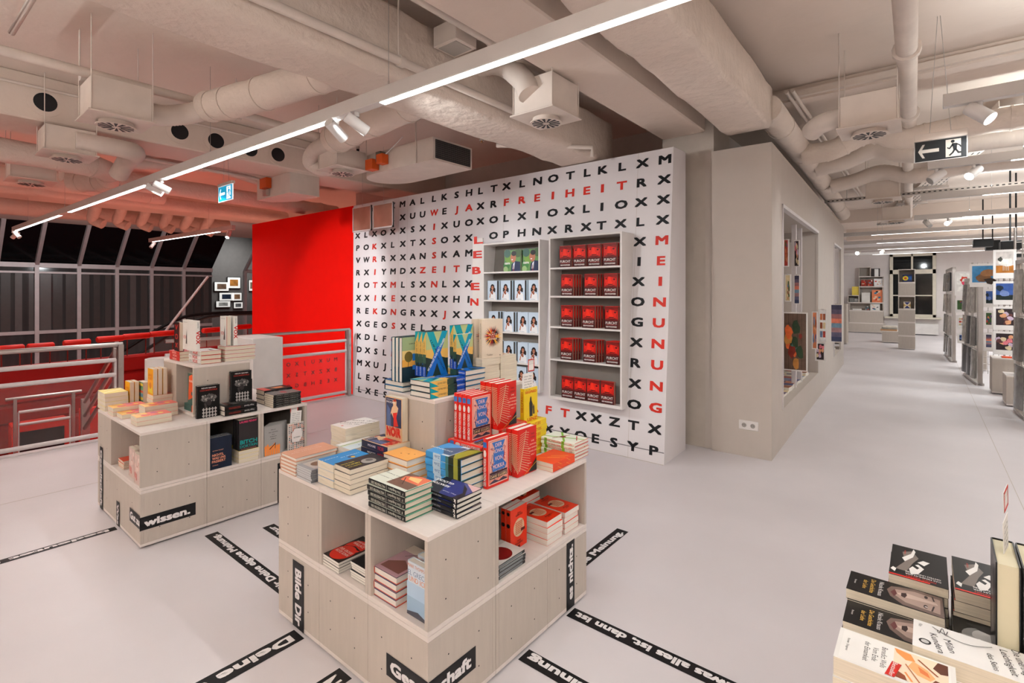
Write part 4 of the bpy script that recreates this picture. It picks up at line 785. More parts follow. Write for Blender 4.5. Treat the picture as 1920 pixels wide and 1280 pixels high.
pile('master', 5, at(1074, 866.5, z0)+V((0, .016, 0)), 90, 'green and white hardcover', 'at right end of near table', t=.0172)
pile('orangered', 2, at(1037, 886, z0), 180, 'orange red paperback', 'at near table right edge')
# raised cube
z1 = UZ+.0005
pile('teal', 3, at(807, 748.4, z1), 180, 'teal and ochre hardcover', 'on raised cube corner')
p = at(768, 741, z1); pile('teal', 2, V((-1.992, p.y+.02, z1)), 0, 'teal edged hardcover', 'at left of raised cube')
pile('teal', 4, V((-1.765, 1.80, z1)), 90, 'teal edged hardcover', 'at back of raised cube')
zq = z1+3*.0263+.0006
p = at(807.5, 705.5, zq)+V((0, -.031, 0)); row('teal', 3, p, '+X', (-.0285, .001, 0), 'standing teal hardcover with big X', 'in front row', yaw=-1)
row('teal', 1, V((p.x+.031, p.y+.156, z1+4*.0263+.0006)), '+X', (-.0285, 0, 0), 'standing teal hardcover with big X', 'in back row')
row('tealsmall', 1, V((p.x+.058, p.y+.151, z1+4*.0263+.0006)), '+X', (-.025, 0, 0), 'small standing paperback with X cover', 'before the back row')
p = at(748, 716, z1+2*.0263+.0006); row('teal', 3, V((p.x+.032, p.y-.006, p.z)), '-X', (-.0285, .0, 0), 'hardcover turned to show its back', 'at left of raised cube', yaw=1)
pile('burst', 4, V((-1.79, 1.95, z1)), 270, 'thick cream paperback', 'below the sunburst cover', t=.036)
pile('burst', 4, V((-1.788, 2.10, z1)), 270, 'thick cream paperback', 'right of the sunburst pile', t=.036)
row('burst', 2, V((-1.80, 1.962, z1+4*.0363+.0006)), '+X', (-.055, 0, 0), 'standing cream paperback with sunburst', 'on its pile', yaw=-10, t=.03)
# cubes of the near table
zc = ZM+.0195
pile('wallace', 4, at(635, 1076, zc), 0, 'red and black paperback', 'in left open cube')
pile('blackthin', 6, V((-1.71, 1.20, zc)), 0, 'thin black paperback', 'in left open cube')
pile('darksea', 4, at(741.9, 1140, zc), 0, 'white edged hardcover with boat cover', 'in corner cube')
pile('navywhite', 3, V((-1.42, 1.393, zc)), 90, 'hardcover with navy band', 'deep in corner cube')
row('elgreco', 1, V((-1.352, 1.197, zc)), '-Y', (0, 0, 0), 'pale blue standing hardcover with city view', 'in corner cube')
row('elgreco', 3, V((-1.352, 1.245, zc)), '-Y', (0, .034, 0), 'pale hardcover', 'behind the pale blue one', words=['first copy', 'second copy', 'third copy'])
row('circle', 2, at(957.5, 1037, zc), '+X', (-.03, .0, 0), 'standing orange red paperback with round emblem', 'in wide cube', yaw=2)
pile('circle', 4, at(1026, 1024, zc), 270, 'orange red paperback', 'first pile in wide cube')
pile('circle', 4, V((-1.352, 2.065, zc)), 270, 'orange red paperback', 'second pile in wide cube', t=.026)
pile('circle', 5, V((-1.56, 1.95, zc)), 0, 'orange red paperback', 'back pile in wide cube')
pile('dvd', 4, V((-1.345, 1.552, zc)), 180, 'dark case with red disc cover', 'in wide open cube')
# left table top
pile('palepages', 4, V((-4.49, .955, z0)), 270, 'pale edged yellow paperback', 'at outer left table end', t=.031)
pile('pinktop', 2, at(212, 781, z0), 0, 'yellow and pink topped paperback', 'left on left table')
pile('pinktop', 1, V((-4.126, .968, z0)), 0, 'single colourful paperback lying', 'before striped spine on left table')
pile('pinktop', 2, at(257, 800, z0), 0, 'pink topped paperback', 'at left table front edge')
pile('pinktop', 3, at(272, 787, z0), 0, 'pink and orange topped paperback', 'mid left table')
p = V((-4.495, 1.10, z0)); row('amber', 2, p, '-Y', (0, .03, 0), 'standing amber paperback', 'near outer left table end')
p = at(268.4, 763, z0); row('stripe', 1, p, '-Y', (0, 0, 0), 'standing paperback with rainbow stripes', 'on left table')
p = at(287, 740, z0+.12); pile('pinktop', 4, V((p.x, p.y, z0)), 0, 'yellow topped paperback', 'under tall amber row')
row('amber', 3, V((p.x, p.y, z0+4*.0283+.001)), '-Y', (0, .03, 0), 'standing amber paperback', 'on a pile', words=['front copy', 'middle copy', 'rear copy'])
p = at(313, 754, z0+.03)+V((-.014, 0, 0)); pile('pinktop', 1, V((p.x, p.y, z0)), 0, 'colourful paperback lying', 'under mosaic cover')
row('mosaic', 3, V((p.x, p.y, z0+.029)), '-Y', (0, .029, 0), 'standing paperback with mosaic cover', 'on left table')
row('portrait', 1, at(368.8, 785.6, z0), '+X', (0, 0, 0), 'black hardcover with woman in diamond shirt, leaning lower', 'front', yaw=-2)
pile('portrait', 2, at(421.6, 781, z0), 180, 'black hardcover', 'under upper portrait book')
p = at(432.5, 754.7, z0+.067); row('portrait', 1, V((p.x, p.y+.0, z0+.0672)), '+X', (0, 0, 0), 'black hardcover with woman in diamond shirt', 'standing on two others', yaw=-2)
row('voxdark', 1, V((p.x-.037, p.y+.028, z0)), '+X', (0, 0, 0), 'dark red standing hardcover', 'behind upper portrait book')
pile('pattern', 6, at(512.4, 765, z0), 180, 'black and white patterned paperback', 'at right end of left table')
p = at(493, 763, z0); pile('darkthick', 3, V((p.x-.055, B3-.24, z0)), 180, 'dark thick hardcover', 'at back of left table')
# on its raised cube
pile('vox', 3, at(375.6, 683, z1), 90, 'white hardcover with red letters', 'on the left raised cube')
p = at(414, 679, z1); pile('vox', 4, V((-3.83, 1.49, z1)), 0, 'white hardcover with red edges', 'right on left raised cube', t=.027)
pz = z1+3*.0293+.0005
row('vox', 1, V((-3.845, 1.31, pz)), '+Y', (0, 0, 0), 'standing white hardcover with red spine letters', 'lower of two', yaw=3)
row('vox', 1, V((-3.985, 1.312, pz)), '-Y', (0, 0, 0), 'standing white hardcover showing its cover', 'lower left', yaw=-3)
pz2 = z1+4*.0273+.0005
row('vox', 1, V((-3.86, 1.56, pz2)), '+Y', (0, 0, 0), 'standing white hardcover with red spine letters', 'upper right', yaw=3)
row('vox', 1, V((-3.86, 1.512, pz2)), '-Y', (0, 0, 0), 'standing white hardcover showing its cover', 'upper right', yaw=-3)
pile('voxred', 3, V((-4.12, 1.30, z1)), 90, 'red paperback', 'left on left raised cube')
row('voxdark', 1, V((-4.135, 1.302, z1+3*.0223+.0006)), '-Y', (0, 0, 0), 'black hardcover with red vertical letters', 'standing left', yaw=-4)
# cells of the left table
pile('canyon', 2, V((C1-.02, D0+.02, ZT+.019)), 90, 'teal spined paperback', 'in raised left cube')
row('canyon', 3, V((C1-.06, D0+.03, ZT+.019+.049)), '-Y', (0, .027, 0), 'standing orange and teal paperback', 'in raised left cube')
zl = ZM+.0195
pile('redthin', 6, V((-4.10, .97, zl)), 0, 'thin red paperback', 'in left facing cube')
row('floral', 2, V((-3.84, .965, zl)), '-Y', (0, .024, 0), 'standing flowered paperback', 'in left facing cube', words=['front copy', 'back copy'])
row('floral', 1, V((-3.672, .95, zl)), '-Y', (0, 0, 0), 'pale flowered paperback', 'by cube edge of left table')
row('nichts', 3, V((-3.648, 1.327, zl)), '+X', (-.025, 0, 0), 'dark blue hardcover with salmon lettering', 'in open cube')
pb_ = at(448, 846, zl+3*.0273+.0006); pile('palepages', 3, V((pb_.x+.002, pb_.y, zl)), 270, 'cream edged paperback', 'under pink and teal lettered book')
pb_ = at(448, 846, zl+3*.0273+.0006)
row('bitch', 3, pb_, '+X', (-.033, 0, 0), 'dark paperback with teal capitals', 'on cream pile')
row('grey', 5, V((-3.652, 1.68, zl)), '+X', (-.019, .018, 0), 'grey hardcover with orange fingers', 'in right open cube')
row('triangles', 1, V((-3.652, 1.86, zl)), '+X', (0, 0, 0), 'standing book with triangle pattern', 'right in open cube', yaw=3)
def note(label, M, w, h, n=6, red=True):
    t = thing('note_card', label, 'note card'); t.matrix_world = M
    m = MB(); m.box((0, -.0012, 0), (w, 0, h), WH_M, c=.0003); m.build('card', t)
    if red:
        m = MB(); e = -.0016
        for a, b in (((0, 0), (.006, h)), ((w-.006, 0), (w, h)), ((0, 0), (w, .006)), ((0, h-.006), (w, h))): m.quad([(a[0], e, a[1]), (b[0], e, a[1]), (b[0], e, b[1]), (a[0], e, b[1])], REDINK)
        m.build('red_border', t)
    m = MB()
    for k in range(n): m.text(['Unser Tipp', 'sehr schön', 'lesenswert', 'ein Buch'][k % 4], (w*.5, -.0017, h*(.86-.12*k)), (1, 0, .0), (0, 0, 1), h*.05, INK, 0, fit=w*.7)
    m.build('handwriting', t)
WH_M = mat((240, 236, 232), .6)
XR = Matrix.Rotation(PI/2, 4, 'Z')
note('handwritten card tucked in triangle patterned book', Matrix.Translation((-3.662, 1.875, zl+.17)) @ XR @ Matrix.Rotation(math.radians(4), 4, 'Y'), .085, .115, 6, False)
note('small red framed card above triangle patterned book', Matrix.Translation((-3.665, 1.88, zl+.272)) @ XR, .06, .04, 3)
ps = V((-1.586, 2.045, 1.03))
note('handwritten white card sticking up behind yellow book', Matrix.Translation((ps.x-.012, ps.y+.002, ps.z-.02)) @ XR, .09, .115, 6, False)
note('red framed card above the yellow book', Matrix.Translation((ps.x-.014, ps.y+.05, ps.z+.1)) @ XR, .055, .065, 3)

# ------------------------------------------------------------------ books on the letter wall bookcases
def spots(kindname, y, zs, cols, what, where, backs=2, step=.036, xmax=9):
    K = KINDS[kindname]
    rn = ['top', 'second', 'third', 'fourth', 'bottom']
    wd = ['first', 'second', 'third', 'fourth']
    for r, z in enumerate(zs):
        for c, u in enumerate(cols[r]):
            if u is None: continue
            x = aty(u[0], u[1], y).x
            for b in range(backs[r]+1):
                lab = '%s, %s from left on %s shelf %s' % (what, wd[c], rn[r+(5-len(zs) if kindname == 'bluewoman' else 0)], where)
                if b: lab = '%s copy %s behind, %s column, %s shelf %s' % ({1: 'first', 2: 'second', 3: 'third'}[b], 'standing', wd[c], rn[r+(5-len(zs) if kindname == 'bluewoman' else 0)], where)
                book_at(kindname, place(kindname, UP['-Y'], (min(x+b*.012, xmax), y+b*step, z+.0006), 0), lab, 'front facing covers %s' % where)
FZ = FS+[.477]
fy_ = FY+.012
spots('furcht', fy_, FZ, [[(1071, 495), (1098, 495), (1126, 494), (1156, 492)], [(1074, 555), (1119, 556), (1157, 555)], [(1074, 615), (1115, 616), (1159, 617)], [(1073, 672), (1117, 677), (1161, 681)], [(1075, 743), (1099, 747), (1124, 750), (1151, 754)]], 'red face cover', 'of right bookcase', backs=[1, 3, 3, 3, 0], step=.0305, xmax=FXb-BT-.003)
oy_ = OY+.016
spots('greenphoto', oy_+.02, [OS[0]], [[(976, 506), (1018, 504)]], 'green cover of man in suit', 'of left bookcase', backs=[1], step=.05, xmax=OXb-BT-.003)
spots('bluewoman', oy_, OS[1:]+[.506], [[(932, 560), (957, 560), (984, 560), (1011, 559)], [(934, 615), (963, 616), (990, 617), (1013, 617)], [(936, 672), (963, 675), (990, 678), (1012, 680)], [(962, 735), (987, 737), (1009, 739)]], 'pale blue cover of woman', 'of left bookcase', backs=[2, 2, 1, 0], step=.035, xmax=OXb-BT-.003)

# ------------------------------------------------------------------ front right table with books
DZ = .70
crate('display cube under the front right books', -.10, .62, 1.12, 1.80, .012, DZ)
kind('wells', .11, .18, .036, False, (238, 236, 232), [('r', .05, .04, .95, .96, (244, 242, 238)), ('t', 'Benedict Wells', .5, .42, .05, BK, .62, 0, 0), ('t', 'Vom Ende', .5, .345, .05, BK, .42, 0, 0), ('t', 'der Einsamkeit', .5, .27, .05, BK, .6, 0, 0), ('t', 'Roman · Diogenes', .5, .1, .022, BK, .4, 0, 0), ('r', .08, .5, .92, .94, (240, 222, 196)),
  ('p', [(.08, .5), (.2, .52), (.34, .6), (.3, .68), (.12, .64)], (230, 150, 84)), ('p', [(.08, .86), (.3, .82), (.4, .88), (.36, .94), (.08, .94)], (84, 42, 28)), ('p', [(.62, .84), (.78, .8), (.92, .86), (.92, .94), (.66, .93)], (110, 56, 34)), ('p', [(.3, .66), (.5, .62), (.66, .7), (.7, .8), (.58, .84), (.42, .78)], (236, 176, 120)), ('p', [(.40, .7), (.56, .72), (.62, .8), (.5, .78)], (216, 120, 66)), ('l', (.2, .7), (.5, .86), .03, (150, 80, 44)), ('l', (.46, .6), (.86, .72), .02, (170, 96, 56)), ('l', (.7, .6), (.9, .66), .03, (226, 140, 80)), ('p', [(.70, .5), (.92, .5), (.92, .62), (.8, .6)], (120, 60, 36)), ('p', [(.52, .49), (.96, .44), (.96, .52), (.54, .57)], (190, 34, 26)), ('t', 'Bestseller', .75, .505, .04, WH, .36, -6)], pages=PAGES)
kind('kundera', .105, .19, .03, False, (242, 240, 238), [('t', 'Milan', .62, .30, .06, BK, .3, 12, 0), ('t', 'Kundera', .66, .20, .06, BK, .45, 12, 0), ('t', 'Die unerträgliche', .5, .84, .06, BK, .8, 8, 0), ('t', 'Leichtigkeit', .5, .74, .06, BK, .6, 8, 0), ('t', 'des Seins', .66, .62, .05, BK, .4, 8, 0), ('c', .74, .1, .09, BK), ('c', .74, .1, .06, (200, 198, 196)), ('t', 'Film', .2, .06, .03, BK, .1, 0, 0)]+[('l', (.12+.5*math.sin(k*.16)*.5, .16+.026*k), (.12+.5*math.sin((k+1)*.16)*.5, .16+.026*(k+1)), .014, BK) for k in range(18)]+[('l', (.2+.1*math.sin(k*.7), .2+.006*k), (.2+.1*math.sin((k+1)*.7), .2+.006*(k+1)), .012, BK) for k in range(14)], pages=PAGES)
FACE_D = [('r', 0, 0, 1, 1, (10, 8, 9)), ('p', [(.06, .98), (.02, .7), (.2, .46), (.42, .42), (.7, .46), (.96, .6), (1, 1)], (104, 86, 80)), ('p', [(.2, .96), (.14, .7), (.3, .5), (.55, .48), (.8, .62), (.88, .96)], (160, 138, 128)), ('p', [(.4, .92), (.34, .62), (.46, .52), (.58, .58), (.52, .8), (.5, .94)], (190, 168, 158)), ('p', [(.34, .62), (.4, .57), (.56, .57), (.6, .61), (.46, .63)], (50, 34, 34)), ('p', [(.3, .5), (.5, .53), (.68, .5), (.5, .46)], (96, 50, 50)), ('c', .26, .82, .07, (40, 30, 32), .5), ('c', .72, .82, .08, (40, 30, 32), .5), ('c', .73, .825, .03, (190, 180, 176)), ('l', (.14, .88), (.36, .9), .03, (46, 36, 36)), ('l', (.6, .9), (.86, .88), .03, (46, 36, 36)), ('t', 'Nicole Krauss', .52, .36, .05, WH, .74, 0, 0), ('t', 'Die Geschichte', .52, .27, .05, (226, 180, 80), .7, 0, 0), ('t', 'der Liebe', .52, .19, .05, (226, 180, 80), .45, 0, 0), ('t', 'Roman', .52, .08, .022, WH, .2, 0, 0)]
kind('gazer', .1, .185, .03, False, (10, 8, 9), FACE_D, pages=PAGES)
HANDS = [('r', 0, 0, 1, 1, (9, 8, 9)), ('p', [(.62, .1), (.8, .2), (.74, .5), (.9, .8), (.7, .8), (.6, .5), (.5, .3)], (120, 110, 104)), ('p', [(.5, .8), (.62, .86), (.66, .7), (.6, .6), (.52, .66), (.48, .6), (.56, .54), (.5, .5), (.4, .6)], WH), ('p', [(.74, .5), (.8, .4), (.64, .2), (.6, .02), (.56, .1), (.6, .3)], WH), ('p', [(.4, .5), (.52, .44), (.42, .34), (.3, .36), (.36, .44)], WH), ('p', [(.9, .9), (.98, .84), (.94, .76), (.88, .8)], WH), ('t', 'DIDIER DESSIN', .45, .93, .035, (206, 50, 34), .5), ('t', 'DAS MINIMUM DER', .42, .87, .035, WH, .6), ('t', 'GESTEN UND TRIEBE', .42, .81, .035, WH, .6), ('r', .3, .965, 1, 1, (206, 40, 26)), ('t', 'ROMAN', .75, .2, .03, (206, 50, 34), .12, 90)]
kind('hands', .115, .19, .028, False, (9, 8, 9), HANDS, [('r', 0, .55, 1, 1, (206, 40, 26))], pages=PAGES)
kind('einbook', .115, .18, .03, False, (9, 9, 9), [('c', .45, .62, .32, (120, 118, 116), 1.1), ('c', .5, .66, .22, (180, 176, 172), 1.2), ('p', [(.2, .9), (.6, .96), (.8, .8), (.7, .74), (.4, .8)], (40, 38, 38)), ('p', [(.1, .3), (.4, .4), (.5, .5), (.3, .62), (.1, .6)], (150, 146, 142)), ('l', (.1, .5), (.4, .58), .05, (230, 228, 224)), ('p', [(.5, .3), (.9, .5), (1, .3), (.7, .2)], (60, 58, 58)), ('t', 'Ein', .35, .14, .13, (226, 180, 70), .5, 0, 0)], pages=PAGES)
kind('tallblack', .135, .215, .036, True, (10, 9, 10), [('p', [(.2, .1), (.4, .5), (.3, .9), (.6, .7), (.8, .3)], (110, 106, 104))], [('r', .1, .3, .9, .6, (150, 148, 146))], pages=mat((214, 206, 178), .7))
dz = DZ+.0006
def desk_pile(name, n, x, y, ztop, rot, what, where, yaw=0):
    t = (ztop-dz)/n-.0003; pile(name, n, V((x, y, dz)), rot, what, where, yaw, t, jit=.6)
desk_pile('wells', 4, .045, 1.143, .85, 270, 'white paperback with lovers drawing', 'front right corner')
desk_pile('kundera', 4, .172, 1.258, .86, 270, 'white paperback with handwriting', 'front right table')
desk_pile('gazer', 4, .040, 1.372, .80, 270, 'black paperback with large face', 'second row front right')
desk_pile('gazer', 5, .038, 1.482, .82, 270, 'black paperback with large face', 'third row front right')
desk_pile('einbook', 4, .163, 1.375, .80, 0, 'dark paperback with smoking man', 'behind handwriting pile')
desk_pile('einbook', 4, .281, 1.375, .80, 0, 'dark paperback', 'under tall black hardcovers')
desk_pile('einbook', 4, .399, 1.375, .80, 0, 'dark paperback', 'rightmost under tall black hardcovers')
desk_pile('hands', 6, .046, 1.59, .84, 180, 'black paperback with white hands', 'fourth row front right')
desk_pile('hands', 6, .170, 1.56, .86, 180, 'black paperback with white hands', 'beside tall books front right')
for i in range(5):
    book_at('tallblack', place('tallblack', UP['-X'], (.146+.038*i, 1.377, .801), -1), 'tall black hardcover standing at right frame edge, %s from left' % ['first', 'second', 'third', 'fourth', 'fifth'][i], 'tall black hardcovers front right')
note('red framed card sticking up from tall black books', Matrix.Translation((.128, 1.455, 1.09)) @ Matrix.Rotation(math.radians(78), 4, 'Z') @ Matrix.Rotation(math.radians(-8), 4, 'Y'), .05, .045, 3)
note('white handwritten card in the tall black books', Matrix.Translation((.127, 1.44, .98)) @ Matrix.Rotation(math.radians(78), 4, 'Z') @ Matrix.Rotation(math.radians(-8), 4, 'Y'), .055, .10, 6, False)

# ------------------------------------------------------------------ light rails and spotlights
LED = mat((255, 248, 244), .5, var=0, emit=9)
LEDF = mat((255, 248, 244), .5, var=0, emit=5)
RAILM = mat((206, 200, 196), .5, var=.02)
def rail(label, a, b, segs, n_wires=3, led=LED, group=None):
    """housing between a and b (underside), lit strips given as fractions"""
    a, b = V(a), V(b); L = (b-a).length; ang = math.atan2(b.y-a.y, b.x-a.x)
    t = thing('light_rail', label, 'light rail', a, ang, group)
    m = MB(); m.box((0, -.032, 0), (L, .032, .085), RAILM, c=.003); m.build('housing', t)
    for f0, f1 in segs:
        m = MB(); m.box((L*f0, -.022, -.003), (L*f1, .022, -.0002), led); m.build('light_strip', t)
    m = MB()
    for k in range(n_wires):
        x = L*(k+.5)/n_wires; m.path([(x, 0, .085), (x, 0, CZ-a.z)], .002, STEEL, 6); m.path([(x, 0, .085), (x, 0, .12)], .006, STEEL, 8)
    m.build('suspension_wire', t)
    return t
def bary(x): return 1.479+(x+13.42)*.0371
rail('long light rail crossing the hall above the book tables', (-13.45, bary(-13.45), 2.69), (3.6, bary(3.6), 2.69), [((x0+13.45)/17.06, (x1+13.45)/17.06) for x0, x1 in ((-13.2, -10.04), (-9.55, -6.48), (-5.99, -3.0), (-2.54, 3.3))], 7)
rail('short light rail over the atrium left of the red wall', (-13.95, 3.80, 2.69), (-9.9, 4.0, 2.69), [(.05, .86)], 2)
for i, yy in enumerate((4.5, 6.7, 8.9, 11.3, 13.7, 16.1, 18.5, 21.0)):
    x0 = [.1, .03, -.03, -.13, -1.7, -1.75, -1.88, -2.2][i]
    rail('light rail number %s from front across the far room ceiling' % ['one', 'two', 'three', 'four', 'five', 'six', 'seven', 'eight'][i], (x0, yy, 2.79), (5.6, yy-.05, 2.79), [(.11 if i else .5, .97)], 4, LEDF, 'light rails of the far room')
for i, (x0, yy) in enumerate(((-9.5, -1.6), (-9.5, -4.2))):
    rail('added unseen light rail behind the viewpoint, %s' % ['nearer', 'farther'][i], (x0, yy, 2.7), (4, yy, 2.7), [(.01, .99)], 4)  # rails out of view, added to carry extra floor light
def spot(label, p, target, lit=True, r=.036, L=.15, group='spotlights on the light rails'):
    """cylindrical head hung from a rail; p = pivot just under the rail"""
    p = V(p); d = (V(target)-p).normalized()
    t = thing('spotlight', label, 'spotlight', p, 0, group); c = V((0, 0, -.075))
    m = MB(); m.path([c-d*L*.5, c+d*L*.5], r, WHITE, 24); m.path([c-d*L*.5-d*.004, c-d*L*.5], r*.93, WHITE, 24); m.build('head', t)
    m = MB(); m.path([(0, 0, 0), (0, 0, -.03)], .016, WHITE, 12); m.path([(0, 0, -.02), (0, 0, -.06)], .005, STEEL, 8); m.build('bracket', t)
    m = MB(); m.path([c+d*L*.5, c+d*(L*.5+.002)], r*.9, mat((255, 250, 246), .4, var=0, emit=14) if lit else mat((170, 166, 162), .3), 24); m.build('lens', t)
zr = 2.69
for lab, (x, y), tg, lit in (
    ('left of two spotlights on long rail before the large duct', (-3.02, bary(-3.02)), (-3.6, 4.5, 1.2), False), ('right of two spotlights on long rail before the large duct', (-2.80, bary(-2.8)), (-2.1, 4.5, 1.2), False),
    ('lit spotlight under long rail beside exit sign', (-6.25, bary(-6.25)), (-5.2, 4.4, 1.2), True), ('unlit spotlight under long rail beside exit sign', (-6.05, bary(-6.05)), (-5.4, 5.4, 1.0), False),
    ('left spotlight at far end of long rail', (-13.35, bary(-13.3)), (-14.5, .5, 1.2), False), ('right spotlight at far end of long rail', (-13.2, bary(-13.2)), (-12, 2.5, 1.2), False),
    ('spotlight at outer end of atrium rail', (-13.8, 3.81), (-13.5, 3.0, 1.6), False), ('lit spotlight at inner end of atrium rail', (-10.1, 3.99), (-9.6, 3.4, 1.6), True)):
    spot(lab, (x, y, zr), tg, lit)
q = at(1838, 188, 2.79); spot('large lit spotlight at upper right under first aisle rail', (q.x, 4.5, 2.79), (q.x+.55, 4.5-.25, 2.2), True, .045, .15)
q = at(1768, 318, 2.79); spot('unlit spotlight at left end of second aisle rail', (.10, 6.7, 2.79), (-.6, 6.3, 2.2), False, .042)
q = at(1826, 310, 2.79); spot('lit spotlight on second aisle rail', (.38, 6.7, 2.79), (0, 6.2, 2.35), True, .042)
spot('unlit spotlight on fourth aisle rail', (.05, 11.3, 2.79), (.4, 10.8, 2.3), False, .04); spot('lit spotlight on fourth aisle rail', (.32, 11.3, 2.79), (.1, 10.4, 2.5), True, .04)
spot('left lit spotlight above far wall shelf', (-1.55, 18.5, 2.79), (-1.7, 17.2, 2.5), True, .055); spot('right lit spotlight above far wall shelf', (-.95, 18.5, 2.79), (-1.2, 17.2, 2.4), True, .05)

# ------------------------------------------------------------------ ducts, diffusers, pipes under the ceiling
def smooth_path(pts, n=8):
    P = [V(p) for p in pts]; P = [P[0]*2-P[1]]+P+[P[-1]*2-P[-2]]; out = []
    for i in range(1, len(P)-2):
        for k in range(n):
            t = k/n; a, b, c, d = P[i-1], P[i], P[i+1], P[i+2]
            out.append(.5*((2*b)+(c-a)*t+(2*a-5*b+4*c-d)*t*t+(3*b-a-3*c+d)*t**3))
    out.append(P[-2]); return out
rd = random.Random(3)
def duct(label, pts, r, ribs=0, wrap=False, cat='duct', name='round_duct', m_=None, group=None, n=20):
    P = smooth_path(pts) if len(pts) > 2 else [V(pts[0]).lerp(V(pts[1]), k/14) for k in range(15)]
    rr = [r*(1+(rd.uniform(-.06, .06) if wrap else 0)) for _ in P]
    m = MB(); m.path(P, rr, m_ or (FLEX if ribs else DUCTM), n, ribs=ribs)
    if wrap:
        for k in range(2, len(P)-2, 4): m.path([P[k], P[k]+(P[k+1]-P[k]).normalized()*.02], rr[k]*1.05, m_ or DUCTM, n)
    o = m.build(name); tag(o, label, cat, group); return o
def rect_duct(label, x0, x1, y0, y1, z0, z1, step=.18):
    m = MB(); n = int((y1-y0)/step); rings = []
    prof = []
    c = .05
    for (cx_, cz_, a0) in ((x1-c, z1-c, 0), (x0+c, z1-c, 90), (x0+c, z0+c, 180), (x1-c, z0+c, 270)):
        for k in range(4): a = math.radians(a0+k*30); prof.append((cx_+c*math.cos(a), cz_+c*math.sin(a)))
    vs = []; N_ = len(prof)
    for j in range(n+1):
        y = y0+(y1-y0)*j/n; dx, dz_ = rd.uniform(-.012, .012), rd.uniform(-.012, .012)
        for (a, b) in prof: vs.append((a+dx+rd.uniform(-.004, .004), y+rd.uniform(-.02, .02), b+dz_+rd.uniform(-.004, .004)))
    fs = [[j*N_+k, (j+1)*N_+k, (j+1)*N_+(k+1) % N_, j*N_+(k+1) % N_] for j in range(n) for k in range(N_)]
    fs += [list(range(N_)), [n*N_+k for k in range(N_)][::-1]]
    m.add(vs, fs, DUCTM, True); return tag(m.build('wrapped_duct'), label, 'duct')
rect_duct('wide wrapped rectangular duct running above the near table to letter wall', -3.12, -2.64, -5, 5.0, 2.92, 3.40)
rect_duct('wrapped rectangular duct ending above the aisle wall corner', -1.46, -1.05, -5, 5.0, 3.02, 3.42)
duct('narrow wrapped duct running along the top of aisle wall', [(-1.1, 5.0, 3.2), (-1.12, 7.5, 3.15), (-1.3, 12.5, 3.15)], .12, wrap=True)
duct('round branch duct at top centre joining the wrapped duct', [(-1.05, 2.55, 3.25), (1.2, 2.5, 3.3)], .13, wrap=True)
def diffuser(label, x0, y0, s, z=2.85, h=.24, inlet=None, group='ceiling air diffusers'):
    t = thing('air_diffuser', label, 'air diffuser', (x0+s/2, y0+s/2, z), 0, group)
    m = MB(); m.box((-s*.44, -s*.44, .012), (s*.44, s*.44, h), FLEX, c=.003); m.build('box', t)
    m = MB(); m.box((-s/2, -s/2, 0), (s/2, s/2, .012), PAINT, c=.002); m.build('plate', t)
    m = MB(); m.path([(0, 0, 0), (0, 0, -.03)], s*.26, PAINT, 32); m.path([(0, 0, -.03), (0, 0, -.037)], s*.31, PAINT, 32)
    m.build('outlet_ring', t)
    m = MB()
    for k in range(14):
        a = 2*PI*k/14; r0, r1 = s*.07, s*.27
        pts = [(r0*math.cos(a), r0*math.sin(a)), (r1*math.cos(a+.10), r1*math.sin(a+.10)), (r1*math.cos(a+.32), r1*math.sin(a+.32)), (r0*math.cos(a+.25), r0*math.sin(a+.25))]
        m.prism(pts, -.0385, -.037, DARK)
    m.build('swirl_slots', t)
    for sx in (-1, 1):
        for sy in (-1, 1): m = MB(); m.path([(sx*s*.45, sy*s*.45, .012), (sx*s*.45, sy*s*.45, CZ-z-.002)], .004, FLEX, 6); m.build('hanger_rod', t)
B = lambda x, y, z: (x, y, z)
f = 1.04
diffuser('ceiling air diffuser left above left book table, nearest large one', -4.84*f, .853*f, .40*f, h=.27)
diffuser('ceiling air diffuser second from left beyond the concrete beam', -6.36*f, .83*f, .40*f)
diffuser('ceiling air diffuser at far left frame edge', -8.11*f, .80*f, .42*f)
diffuser('ceiling air diffuser with curved hose near the middle', -2.31*f, 2.81*f, .375*f, h=.26)
diffuser('ceiling air diffuser left of grille unit above red wall', -4.87*f, 2.77*f, .38*f, h=.2)
diffuser('ceiling air diffuser in front of the aisle exit sign', -.53, 4.62, .40, z=2.8, h=.25)
diffuser('ceiling air diffuser behind the wavy ducts in aisle', -.66, 8.7, .42, z=2.85)
diffuser('ceiling air diffuser further down the aisle ceiling', -.62, 11.5, .45, z=2.85)
# hoses
duct('white ribbed hose bending into the middle diffuser', [(-2.95, 2.55, 3.02), (-2.8, 2.75, 3.22), (-2.52, 2.9, 3.28), (-2.3, 2.93, 3.12), (-2.22, 2.93, 2.98)], .085, ribs=.012, name='flexible_hose')
duct('round wrapped duct above long rail at upper left', [(-3.1, 2.03, 3.12), (-4.3, 1.82, 3.12), (-4.75, 1.7, 3.12)], .125, wrap=True)
duct('ribbed hose from wrapped duct into left diffuser', [(-4.75, 1.7, 3.1), (-4.85, 1.55, 3.04), (-4.86, 1.38, 2.99), (-4.86, 1.22, 2.99)], .085, ribs=.012, name='flexible_hose')
duct('round wrapped duct behind two unlit spotlights', [(-3.1, 2.75, 3.15), (-4.2, 2.85, 3.15), (-4.75, 2.9, 3.12)], .15, wrap=True)
duct('ribbed hose looping into diffuser left of grille unit', [(-4.75, 2.9, 3.12), (-5.15, 2.92, 3.08), (-5.35, 2.98, 3.0), (-5.25, 3.06, 2.93), (-5.05, 3.07, 2.92)], .085, ribs=.012, name='flexible_hose')
